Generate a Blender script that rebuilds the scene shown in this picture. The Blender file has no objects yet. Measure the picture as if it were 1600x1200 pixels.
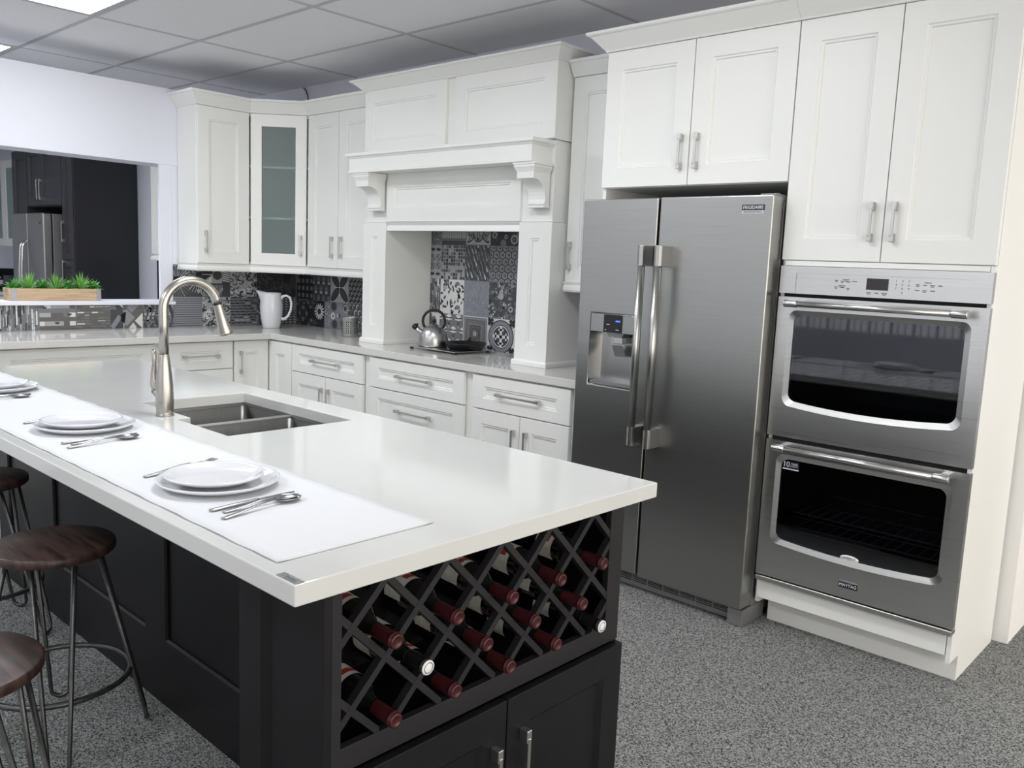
import bpy, bmesh, math, random
from mathutils import Vector, Matrix
random.seed(7)
PI = math.pi
sc = bpy.context.scene
COL = sc.collection

# ------------------------------------------------------------------ materials
MATS = {}
def nodes_of(name):
    m = bpy.data.materials.new(name); m.use_nodes = True
    nt = m.node_tree; b = nt.nodes['Principled BSDF']
    return m, nt, b
def mat(name, col, rough=.5, metal=0., spec=.5, coat=0., noise=None, bump=None):
    m, nt, b = nodes_of(name)
    b.inputs['Base Color'].default_value = (*col, 1)
    b.inputs['Roughness'].default_value = rough
    b.inputs['Metallic'].default_value = metal
    b.inputs['Specular IOR Level'].default_value = spec
    b.inputs['Coat Weight'].default_value = coat
    tc = nt.nodes.new('ShaderNodeTexCoord')
    if noise:                                   # (scale, amount) subtle colour variation
        n = nt.nodes.new('ShaderNodeTexNoise'); n.inputs['Scale'].default_value = noise[0]
        n.inputs['Detail'].default_value = 6
        nt.links.new(tc.outputs['Object'], n.inputs['Vector'])
        r = nt.nodes.new('ShaderNodeValToRGB')
        a = noise[1]
        r.color_ramp.elements[0].position = .3; r.color_ramp.elements[1].position = .7
        r.color_ramp.elements[0].color = (*[c*(1-a) for c in col], 1)
        r.color_ramp.elements[1].color = (*[min(1, c*(1+a)) for c in col], 1)
        nt.links.new(n.outputs['Fac'], r.inputs['Fac']); nt.links.new(r.outputs['Color'], b.inputs['Base Color'])
    if bump:                                    # (scale, strength)
        n2 = nt.nodes.new('ShaderNodeTexNoise'); n2.inputs['Scale'].default_value = bump[0]
        nt.links.new(tc.outputs['Object'], n2.inputs['Vector'])
        bp = nt.nodes.new('ShaderNodeBump'); bp.inputs['Strength'].default_value = bump[1]; bp.inputs['Distance'].default_value = .002
        nt.links.new(n2.outputs['Fac'], bp.inputs['Height']); nt.links.new(bp.outputs['Normal'], b.inputs['Normal'])
    MATS[name] = m
    return m
def brushed(name, col, rough, stretch, aniso=0.):
    m, nt, b = nodes_of(name)
    b.inputs['Metallic'].default_value = 1
    tc = nt.nodes.new('ShaderNodeTexCoord'); mp = nt.nodes.new('ShaderNodeMapping')
    mp.inputs['Scale'].default_value = stretch
    n = nt.nodes.new('ShaderNodeTexNoise'); n.inputs['Scale'].default_value = 1; n.inputs['Detail'].default_value = 3
    nt.links.new(tc.outputs['Object'], mp.inputs['Vector']); nt.links.new(mp.outputs['Vector'], n.inputs['Vector'])
    mr = nt.nodes.new('ShaderNodeMapRange'); mr.inputs['To Min'].default_value = rough*.85; mr.inputs['To Max'].default_value = rough*1.15
    nt.links.new(n.outputs['Fac'], mr.inputs['Value']); nt.links.new(mr.outputs['Result'], b.inputs['Roughness'])
    r = nt.nodes.new('ShaderNodeValToRGB')
    r.color_ramp.elements[0].position = .25; r.color_ramp.elements[1].position = .75
    r.color_ramp.elements[0].color = (*[c*.95 for c in col], 1); r.color_ramp.elements[1].color = (*[c*1.05 for c in col], 1)
    nt.links.new(n.outputs['Fac'], r.inputs['Fac']); nt.links.new(r.outputs['Color'], b.inputs['Base Color'])
    MATS[name] = m
    return m
def emis(name, col, strength):
    m, nt, b = nodes_of(name)
    b.inputs['Base Color'].default_value = (*col, 1)
    b.inputs['Emission Color'].default_value = (*col, 1)
    b.inputs['Emission Strength'].default_value = strength
    MATS[name] = m
    return m
WHITE = mat('white_lacquer', (.83, .835, .81), .38)
WALLW = mat('warm_wall_and_lit_cabinet', (.90, .885, .87), .65)
WALL = mat('wall_paint', (.75, .762, .835), .65, bump=(90, .04))
CEIL = mat('ceiling_tile', (.80, .80, .82), .9, noise=(160, .03))
GRID = mat('ceiling_grid', (.50, .50, .52), .6)
QUARTZ = mat('island_quartz', (.625, .63, .615), .09, noise=(3.5, .02))
QUARTZ2 = mat('grey_quartz', (.66, .655, .63), .07, noise=(5, .03))
ESP = mat('espresso_stain', (.0065, .0062, .0075), .40, spec=.32, noise=(25, .15))
ESP2 = mat('rack_wood', (.017, .0165, .018), .48, spec=.3)
DARKWALL = mat('charcoal_lacquer', (.026, .026, .031), .42, spec=.45)
STEEL = brushed('fridge_steel', (.385, .385, .37), .33, (3, 3, 260))
STEELO = brushed('oven_steel', (.62, .615, .60), .29, (2, 3, 300))
CHROME = mat('bar_steel', (.58, .58, .575), .27, 1.)
BARST = mat('brushed_bar_steel', (.46, .46, .45), .30, 1.)
CUTL = mat('cutlery_steel', (.34, .34, .35), .24, 1.)
SINK_LIT = mat('lit_sink_steel', (.50, .50, .49), .35, 1.)  # divider and rim: same steel, lighter to carry the ceiling reflection
NICKEL = brushed('brushed_nickel', (.45, .43, .395), .30, (20, 20, 300))
SATIN = mat('satin_nickel', (.56, .55, .53), .33, 1)
SINK_SHADE = brushed('shaded_sink_steel', (.135, .133, .128), .33, (150, 150, 8))  # bowls: same steel, the shade inside them put into a darker colour
SIDEGREY = mat('fridge_side_grey', (.30, .30, .305), .4, .6)
BLACK = mat('black_plastic', (.008, .008, .009), .3)
GASKET = mat('black_gap', (.004, .004, .004), .7)
CAVITY = mat('oven_enamel', (.10, .105, .11), .5)
PORC = mat('white_porcelain', (.70, .71, .745), .12, coat=.3)
CLOTH = None
LABELW = mat('paper_label', (.72, .70, .64), .6, noise=(70, .12))
LABELR = mat('label_red', (.45, .05, .04), .5)
BURG = mat('burgundy_foil', (.060, .010, .012), .36, .25)
BOTTLE = mat('bottle_glass', (.005, .006, .006), .07, spec=.7)
CAPW = mat('white_cap', (.80, .80, .80), .35)
ROD = mat('gunmetal_rod', (.10, .10, .10), .38, .8, noise=(60, .2))
NAVY = mat('badge_navy', (.012, .016, .035), .35)
DISPLAY = mat('display_glass', (.02, .012, .012), .1)
INK = mat('ink_grey', (.10, .10, .11), .6)
BLUELED = emis('display_blue', (.06, .10, 1.0), 2.5)
TXTW = mat('print_white', (.75, .75, .76), .5)
GALV = mat('galvanised_corner', (.42, .42, .44), .4, .7)
LIGHTM = emis('troffer_diffuser', (.95, .97, 1.0), 13.8)
DAYM = emis('daylight_pane', (1.0, .94, .855), 3.1)
DAYM2 = emis('daylight_blind', (.95, .97, 1.0), .75)
SOIL = mat('dark_moss', (.02, .05, .015), .9)
GREENS = [mat('leaf_green', (.13, .40, .07), .5), mat('leaf_bright', (.30, .55, .13), .5), mat('leaf_dark', (.06, .25, .06), .5)]
TS = [mat('tile_ink', (.022, .024, .028), .3), mat('tile_charcoal', (.055, .058, .064), .3), mat('tile_grey', (.16, .165, .18), .3),
      mat('tile_silver', (.36, .365, .37), .3), mat('tile_white', (.62, .62, .61), .3), mat('tile_blue', (.215, .225, .255), .3), mat('tile_taupe', (.115, .108, .10), .3)]

def cloth_mat():
    m, nt, b = nodes_of('runner_cotton')
    b.inputs['Base Color'].default_value = (.70, .71, .73, 1); b.inputs['Roughness'].default_value = .9
    tc = nt.nodes.new('ShaderNodeTexCoord'); w = nt.nodes.new('ShaderNodeTexWave'); w.inputs['Scale'].default_value = 180; w.inputs['Distortion'].default_value = 1.5
    w.bands_direction = 'Y'
    nt.links.new(tc.outputs['Object'], w.inputs['Vector'])
    bp = nt.nodes.new('ShaderNodeBump'); bp.inputs['Strength'].default_value = .25; bp.inputs['Distance'].default_value = .001
    nt.links.new(w.outputs['Fac'], bp.inputs['Height']); nt.links.new(bp.outputs['Normal'], b.inputs['Normal'])
    return m
CLOTH = cloth_mat()
def wood_mat(name, c0, c1, scale, rough, axis='X'):
    m, nt, b = nodes_of(name)
    b.inputs['Roughness'].default_value = rough
    tc = nt.nodes.new('ShaderNodeTexCoord'); mp = nt.nodes.new('ShaderNodeMapping'); mp.inputs['Scale'].default_value = scale
    w = nt.nodes.new('ShaderNodeTexNoise'); w.inputs['Scale'].default_value = 1; w.inputs['Detail'].default_value = 5; w.inputs['Distortion'].default_value = .6
    nt.links.new(tc.outputs['Object'], mp.inputs['Vector']); nt.links.new(mp.outputs['Vector'], w.inputs['Vector'])
    r = nt.nodes.new('ShaderNodeValToRGB'); r.color_ramp.elements[0].position = .36; r.color_ramp.elements[1].position = .62
    r.color_ramp.elements[0].color = (*c0, 1); r.color_ramp.elements[1].color = (*c1, 1)
    nt.links.new(w.outputs['Fac'], r.inputs['Fac']); nt.links.new(r.outputs['Color'], b.inputs['Base Color'])
    return m
SEATW = wood_mat('walnut_seat', (.020, .011, .010), (.068, .038, .032), (6, 60, 6), .42)
PINE = wood_mat('pale_pine', (.42, .29, .17), (.60, .45, .29), (9, 3, 45), .6)
def carpet_mat():
    m, nt, b = nodes_of('speckled_carpet')
    b.inputs['Roughness'].default_value = .95; b.inputs['Specular IOR Level'].default_value = .1
    tc = nt.nodes.new('ShaderNodeTexCoord')
    n = nt.nodes.new('ShaderNodeTexNoise'); n.inputs['Scale'].default_value = 170; n.inputs['Detail'].default_value = 4; n.inputs['Roughness'].default_value = .75
    v = nt.nodes.new('ShaderNodeTexVoronoi'); v.inputs['Scale'].default_value = 260
    nt.links.new(tc.outputs['Object'], n.inputs['Vector']); nt.links.new(tc.outputs['Object'], v.inputs['Vector'])
    mx = nt.nodes.new('ShaderNodeMath'); mx.operation = 'MULTIPLY_ADD'; mx.inputs[1].default_value = .55; 
    sep = nt.nodes.new('ShaderNodeSeparateColor'); nt.links.new(v.outputs['Color'], sep.inputs['Color'])
    nt.links.new(sep.outputs['Red'], mx.inputs[0]); nt.links.new(n.outputs['Fac'], mx.inputs[2])
    r = nt.nodes.new('ShaderNodeValToRGB'); r.color_ramp.elements[0].position = .52; r.color_ramp.elements[1].position = .98
    r.color_ramp.elements[0].color = (.04, .042, .044, 1); r.color_ramp.elements[1].color = (.46, .47, .46, 1)
    nt.links.new(mx.outputs[0], r.inputs['Fac']); nt.links.new(r.outputs['Color'], b.inputs['Base Color'])
    bp = nt.nodes.new('ShaderNodeBump'); bp.inputs['Strength'].default_value = .9; bp.inputs['Distance'].default_value = .006
    nt.links.new(mx.outputs[0], bp.inputs['Height']); nt.links.new(bp.outputs['Normal'], b.inputs['Normal'])
    return m
CARPET = carpet_mat()
def frosted_mat():
    m, nt, b = nodes_of('frosted_glass')
    b.inputs['Base Color'].default_value = (.62, .72, .70, 1); b.inputs['Roughness'].default_value = .38
    b.inputs['Transmission Weight'].default_value = .85; b.inputs['IOR'].default_value = 1.3
    return m
FROST = frosted_mat()
def tinted_glass():
    m = bpy.data.materials.new('tinted_oven_glass'); m.use_nodes = True; nt = m.node_tree; nt.nodes.clear()
    out = nt.nodes.new('ShaderNodeOutputMaterial'); tr = nt.nodes.new('ShaderNodeBsdfTransparent'); tr.inputs['Color'].default_value = (.50, .51, .54, 1)
    gl = nt.nodes.new('ShaderNodeBsdfGlossy'); gl.inputs['Roughness'].default_value = .03; gl.inputs['Color'].default_value = (.9, .9, .95, 1)
    fr = nt.nodes.new('ShaderNodeFresnel'); fr.inputs['IOR'].default_value = 1.75
    mx = nt.nodes.new('ShaderNodeMixShader')
    nt.links.new(fr.outputs[0], mx.inputs[0]); nt.links.new(tr.outputs[0], mx.inputs[1]); nt.links.new(gl.outputs[0], mx.inputs[2]); nt.links.new(mx.outputs[0], out.inputs['Surface'])
    return m
OGLASS = tinted_glass()
RACK = mat('rack_wire', (.75, .75, .75), .4)

# ------------------------------------------------------------------ mesh helpers
class MB:
    def __init__(s): s.v = []; s.f = []; s.m = []; s.sm = []
    def face(s, pts, m=0, sm=False):
        k = len(s.v); s.v += [tuple(p) for p in pts]; s.f.append(list(range(k, k+len(pts)))); s.m.append(m); s.sm.append(sm)
    def grid(s, loops, m=0, sm=True, close=True, cap0=False, cap1=False):
        k = len(s.v); n = len(loops[0])
        for l in loops: s.v += [tuple(p) for p in l]
        for i in range(len(loops)-1):
            for j in range(n if close else n-1):
                a = k+i*n+j; b = k+i*n+(j+1) % n
                s.f.append([a, b, b+n, a+n]); s.m.append(m); s.sm.append(sm)
        if cap0: s.f.append([k+j for j in range(n)][::-1]); s.m.append(m); s.sm.append(False)
        if cap1: s.f.append([k+(len(loops)-1)*n+j for j in range(n)]); s.m.append(m); s.sm.append(False)
    def box(s, x0, x1, y0, y1, z0, z1, m=0):
        l0 = [(x0, y0, z0), (x1, y0, z0), (x1, y1, z0), (x0, y1, z0)]
        s.grid([l0, [(a, b, z1) for a, b, _ in l0]], m, False, True, True, True)
    def prism(s, poly, axis, a, b, m=0, sm=False):
        f = {'x': lambda p, t: (t, p[0], p[1]), 'y': lambda p, t: (p[0], t, p[1]), 'z': lambda p, t: (p[0], p[1], t)}[axis]
        s.grid([[f(p, a) for p in poly], [f(p, b) for p in poly]], m, sm, True, True, True)
    def lathe(s, prof, c=(0, 0, 0), n=32, m=0, axis=(0, 0, 1), sm=True, cap0=False, cap1=False):
        A = Vector(axis).normalized(); U = A.orthogonal().normalized(); W = A.cross(U); c = Vector(c)
        s.grid([[c+A*h+(U*math.cos(2*PI*j/n)+W*math.sin(2*PI*j/n))*r for j in range(n)] for r, h in prof], m, sm, True, cap0, cap1)
    def tube(s, pts, r, n=10, m=0, closed=False, flat=None):
        pts = [Vector(p) for p in pts]; N = len(pts)
        rs = r if isinstance(r, (list, tuple)) else [r]*N
        loops = []; up = None
        for i in range(N):
            if closed: t = pts[(i+1) % N]-pts[i-1]
            else: t = pts[min(i+1, N-1)]-pts[max(i-1, 0)]
            t.normalize()
            if up is None: up = t.orthogonal().normalized() if flat is None else (Vector(flat)-t*Vector(flat).dot(t)).normalized()
            else: up = (up-t*up.dot(t)).normalized()
            w = t.cross(up)
            loops.append([pts[i]+(up*math.cos(2*PI*j/n)+w*math.sin(2*PI*j/n))*rs[i] for j in range(n)])
        if closed: loops.append(loops[0])
        s.grid(loops, m, True, True, not closed, not closed)
    def build(s, name, mats, parent=None, bevel=0., local=False, seg=2):
        me = bpy.data.meshes.new(name)
        off = Vector((0, 0, 0)) if (local or parent is None) else world_of(parent)
        me.from_pydata([tuple(Vector(p)-off) for p in s.v], [], s.f)
        for mm in (mats if isinstance(mats, (list, tuple)) else [mats]): me.materials.append(mm)
        me.polygons.foreach_set('material_index', s.m); me.polygons.foreach_set('use_smooth', s.sm)
        bm = bmesh.new(); bm.from_mesh(me)
        bmesh.ops.remove_doubles(bm, verts=bm.verts, dist=1e-6)
        bmesh.ops.recalc_face_normals(bm, faces=bm.faces); bm.to_mesh(me); bm.free()
        o = bpy.data.objects.new(name, me); COL.objects.link(o)
        if parent is not None: o.parent = parent
        if bevel:
            md = o.modifiers.new('soft_edge', 'BEVEL'); md.width = bevel; md.segments = seg; md.limit_method = 'ANGLE'; md.angle_limit = .7
            md.harden_normals = False
        return o
def world_of(o):
    v = Vector((0, 0, 0))
    while o is not None: v += o.location; o = o.parent
    return v
def tag(o, label=None, cat=None, group=None, kind=None):
    if label: o['label'] = label
    if cat: o['category'] = cat
    if group: o['group'] = group
    if kind: o['kind'] = kind
    return o
def thing(name, label, cat, loc, group=None):
    o = bpy.data.objects.new(name, None); o.empty_display_size = .05; COL.objects.link(o); o.location = loc
    return tag(o, label, cat, group)
def box(name, m, parent, *b, bevel=0.):
    mb = MB(); mb.box(*b); return mb.build(name, m, parent, bevel)
def copy_tree(o, parent=None):
    c = o.copy(); COL.objects.link(c); c.parent = parent
    for ch in list(o.children): copy_tree(ch, c)
    return c
def rrect(x0, x1, y0, y1, r, n=6):
    out = []
    for cx, cy, a in ((x1-r, y1-r, 0), (x0+r, y1-r, PI/2), (x0+r, y0+r, PI), (x1-r, y0+r, 1.5*PI)):
        out += [(cx+r*math.cos(a+PI/2*i/n), cy+r*math.sin(a+PI/2*i/n)) for i in range(n+1)]
    return out
def cells(mb, xs, ys, f, w0, w1, hole, m=0):
    """solid slab between w0 and w1 made of grid cells, leaving out the cells where hole(i, j)"""
    nx, ny = len(xs)-1, len(ys)-1
    inn = lambda i, j: 0 <= i < nx and 0 <= j < ny and not hole(i, j)
    for i in range(nx):
        for j in range(ny):
            if not inn(i, j): continue
            a, b, c, d = xs[i], xs[i+1], ys[j], ys[j+1]
            mb.face([f(a, c, w1), f(b, c, w1), f(b, d, w1), f(a, d, w1)], m); mb.face([f(a, d, w0), f(b, d, w0), f(b, c, w0), f(a, c, w0)], m)
            if not inn(i-1, j): mb.face([f(a, c, w0), f(a, c, w1), f(a, d, w1), f(a, d, w0)], m)
            if not inn(i+1, j): mb.face([f(b, d, w0), f(b, d, w1), f(b, c, w1), f(b, c, w0)], m)
            if not inn(i, j-1): mb.face([f(b, c, w0), f(b, c, w1), f(a, c, w1), f(a, c, w0)], m)
            if not inn(i, j+1): mb.face([f(a, d, w0), f(a, d, w1), f(b, d, w1), f(b, d, w0)], m)
FY = lambda y0: (lambda u, w, z: (u, y0-w, z))              # faces -Y
FX = lambda x0: (lambda u, w, z: (x0+w, u, z))              # faces +X
def FD(p, q):                                               # faces outward from the line p->q (to its right)
    p = Vector((*p, 0)); q = Vector((*q, 0)); t = (q-p).normalized(); n = Vector((t.y, -t.x, 0))
    return lambda u, w, z: tuple(p+t*u+n*w+Vector((0, 0, z)))
def shaker(T, u0, u1, z0, z1, t=.02, stile=.083, rail=None, hole=False, bead=True):
    """framed door front with a stepped bead around a sunk panel"""
    rail = stile if rail is None else rail
    mb = MB()
    def loop(du, dz, w): return [T(u0+du, w, z0+dz), T(u1-du, w, z0+dz), T(u1-du, w, z1-dz), T(u0+du, w, z1-dz)]
    L = [loop(.0, .0, 0), loop(0, 0, t-.0015), loop(.0015, .0015, t), loop(stile, rail, t)]
    if hole: L += [loop(stile, rail, 0)]; mb.grid(L+[L[0]], 0, False)
    else:
        if bead: L += [loop(stile+.004, rail+.004, t-.005), loop(stile+.011, rail+.011, t-.005)]
        L += [loop(stile+.014, rail+.014, t-.012)]
        mb.grid(L, 0, False, True, True, True)
    return mb
def pull(T, u, z, L, vertical=True, w0=.02, sgn=1):
    """flat bridge pull with wider feet"""
    mb = MB()
    def bx(a0, a1, b0, b1, c0, c1):
        ps = [(a0, b0), (a1, b0), (a1, b1), (a0, b1)]
        mb.grid([[T(p, c0, q) for p, q in ps], [T(p, c1, q) for p, q in ps]], 0, False, True, True, True)
    for e in (-1, 1):
        if vertical: bx(u-.008, u+.008, z+e*(L/2-.011)-.015, z+e*(L/2-.011)+.015, w0, w0+.026)
        else: bx(u+e*(L/2-.011)-.015, u+e*(L/2-.011)+.015, z-.008, z+.008, w0, w0+.026)
    if vertical: bx(u-.005, u+.005, z-L/2+.015, z+L/2-.015, w0+.019, w0+.028)
    else: bx(u-L/2+.015, u+L/2-.015, z-.005, z+.005, w0+.019, w0+.028)
    return mb
def door(parent, T, u0, u1, z0, z1, hu=None, hz=None, hl=.14, vert=True, stile=.083, rail=None, m=None, hm=None, t=.02, name='door', bead=True):
    d = shaker(T, u0, u1, z0, z1, t, stile, rail, bead=bead).build(name, m or WHITE, parent)
    if hu is not None: pull(T, hu, hz, hl, vert, t).build('handle', hm or SATIN, d, .0015)
    return d
def sweep(mb, path, prof, m=0):
    """extrude a closed profile (out, z) along a plan path with mitred corners; out is to the right of travel"""
    P = [Vector(p) for p in path]; N = len(P); loops = []
    for i in range(N):
        ds = []
        if i > 0: ds.append((P[i]-P[i-1]).normalized())
        if i < N-1: ds.append((P[i+1]-P[i]).normalized())
        ns = [Vector((d.y, -d.x)) for d in ds]
        b = ns[0] if len(ns) == 1 else (ns[0]+ns[1])/(1+ns[0].dot(ns[1]))
        loops.append([(P[i].x+b.x*o, P[i].y+b.y*o, z) for o, z in prof])
    mb.grid(loops, m, False, True, True, True)
def crown_prof(z0, z1, out):
    h = z1-z0
    return [(-.02, z0), (.006, z0), (.010, z0+h*.10), (out*.80, z1-h*.22), (out*.92, z1-h*.20), (out, z1-h*.14), (out, z1), (-.02, z1)]
def text(s, size, M, m, parent, name='lettering', align='CENTER', ext=.0004, sx=1.):
    cu = bpy.data.curves.new(name, 'FONT'); cu.body = s; cu.size = size; cu.align_x = align; cu.align_y = 'CENTER'; cu.extrude = ext
    o = bpy.data.objects.new(name+'_curve', cu); COL.objects.link(o)
    dg = bpy.context.evaluated_depsgraph_get(); me = bpy.data.meshes.new_from_object(o.evaluated_get(dg))
    bpy.data.objects.remove(o); bpy.data.curves.remove(cu)
    me.name = name
    me.transform(Matrix.Diagonal((sx, 1, 1, 1)))
    me.transform(M)
    if parent is not None: me.transform(Matrix.Translation(-world_of(parent)))
    me.materials.clear(); me.materials.append(m)
    t = bpy.data.objects.new(name, me); COL.objects.link(t); t.parent = parent
    return t
def MY(x, y, z): return Matrix.Translation((x, y, z)) @ Matrix.Rotation(PI/2, 4, 'X')      # lettering that faces -Y

ZC = .914
# ------------------------------------------------------------------ the room
def struct(o): o['kind'] = 'structure'; return o
struct(box('floor', CARPET, None, -7, 9.5, -8.5, 4.5, -.05, 0))
GX, GY, DX, DY, CZ = -.459, -1.809, 1.216, .621, 2.7345
mb = MB(); mb.box(-7, 9.5, -8.5, 4.5, CZ+.002, CZ+.06); ceil = struct(mb.build('ceiling', CEIL))
mb = MB()
for i in range(-5, 9): mb.box(GX+i*DX-.012, GX+i*DX+.012, -8.5, 4.5, CZ-.0015, CZ+.004)
for j in range(-10, 10): mb.box(-7, 9.5, GY+j*DY-.012, GY+j*DY+.012, CZ-.001, CZ+.004)
g = mb.build('grid_bars', GRID, ceil); tag(g, 'grey suspended grid bars between the ceiling tiles')
struct(box('wall_back', WALL, None, -7, 4.9, 0, .15, 0, CZ+.03))
mb = MB(); mb.box(4.9, 5.2, 0, 4.5, 0, CZ+.03); struct(mb.build('wall_right', WALLW))
struct(box('wall_far', WALL, None, -7.1, -7, -8.5, .15, 0, CZ+.03))
struct(box('wall_front', WALL, None, -7, 9.5, -8.6, -8.5, 0, CZ+.03))
struct(box('wall_side', WALL, None, 9.5, 9.6, -8.5, 4.5, 0, CZ+.03))
struct(box('wall_rear', WALL, None, 5.2, 9.5, 4.5, 4.6, 0, CZ+.03))
# shop windows behind and beside the camera
wn = thing('window_1', 'wide shop window', 'window', (9.48, -2, 1.4)); del wn['label']; del wn['category']; wn['kind'] = 'structure'
mb = MB()
for k in range(5):
    mb.face([(9.47, -7+2*k+.04, .35), (9.47, -5+2*k-.04, .35), (9.47, -5+2*k-.04, 2.45), (9.47, -7+2*k+.04, 2.45)])
mb.build('pane', DAYM, wn)
mb = MB()
for k in range(6): mb.box(9.44, 9.50, -7.04+2*k, -6.96+2*k, .30, 2.5)
mb.box(9.44, 9.5, -7, 3, .27, .35); mb.box(9.44, 9.5, -7, 3, 2.45, 2.53); mb.build('window_frame', GRID, wn)
wn = thing('window_2', 'x', 'window', (2, -8.48, 1.4)); del wn['label']; del wn['category']; wn['kind'] = 'structure'
mb = MB(); mb.face([(-6.2, -8.47, .8), (-6.2, -8.47, 2.5), (8.2, -8.47, 2.5), (8.2, -8.47, .8)]); mb.build('pane', DAYM2, wn)
mb = MB()
for k in range(161): mb.box(-6.2+k*.09, -6.2+k*.09+.012+.02*(k % 3 == 0), -8.46, -8.44, .8, 2.5)
mb.build('vertical_blind', GRID, wn)
# partition with the pass-through
struct(box('wall_left', WALL, None, -.24, -.004, -3.6, 0, 0, 1.072))
mb = MB(); mb.box(-.24, 0, -6.5, -.02, 2.045, 2.56); struct(mb.build('wall_header', WALL, None, .002))
mb = MB(); mb.box(-.03, 0, -1.10, -1.012, 1.10, 2.045); mb.box(-.24, -.004, -.05, 0, 1.10, 2.045); mb.box(-.03, -.004, -1.012, -.05, 1.10, 2.045); struct(mb.build('trim_1', WALL, None, .001))
mb = MB(); mb.box(-.26, .022, -3.6, -1.002, 1.075, 1.098); struct(mb.build('windowsill_1', WALL, None, .003))
mb = MB(); mb.box(-.24, 0, -6.5, -3.6, 0, 2.045); struct(mb.build('trim_2', WALL))

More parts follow.
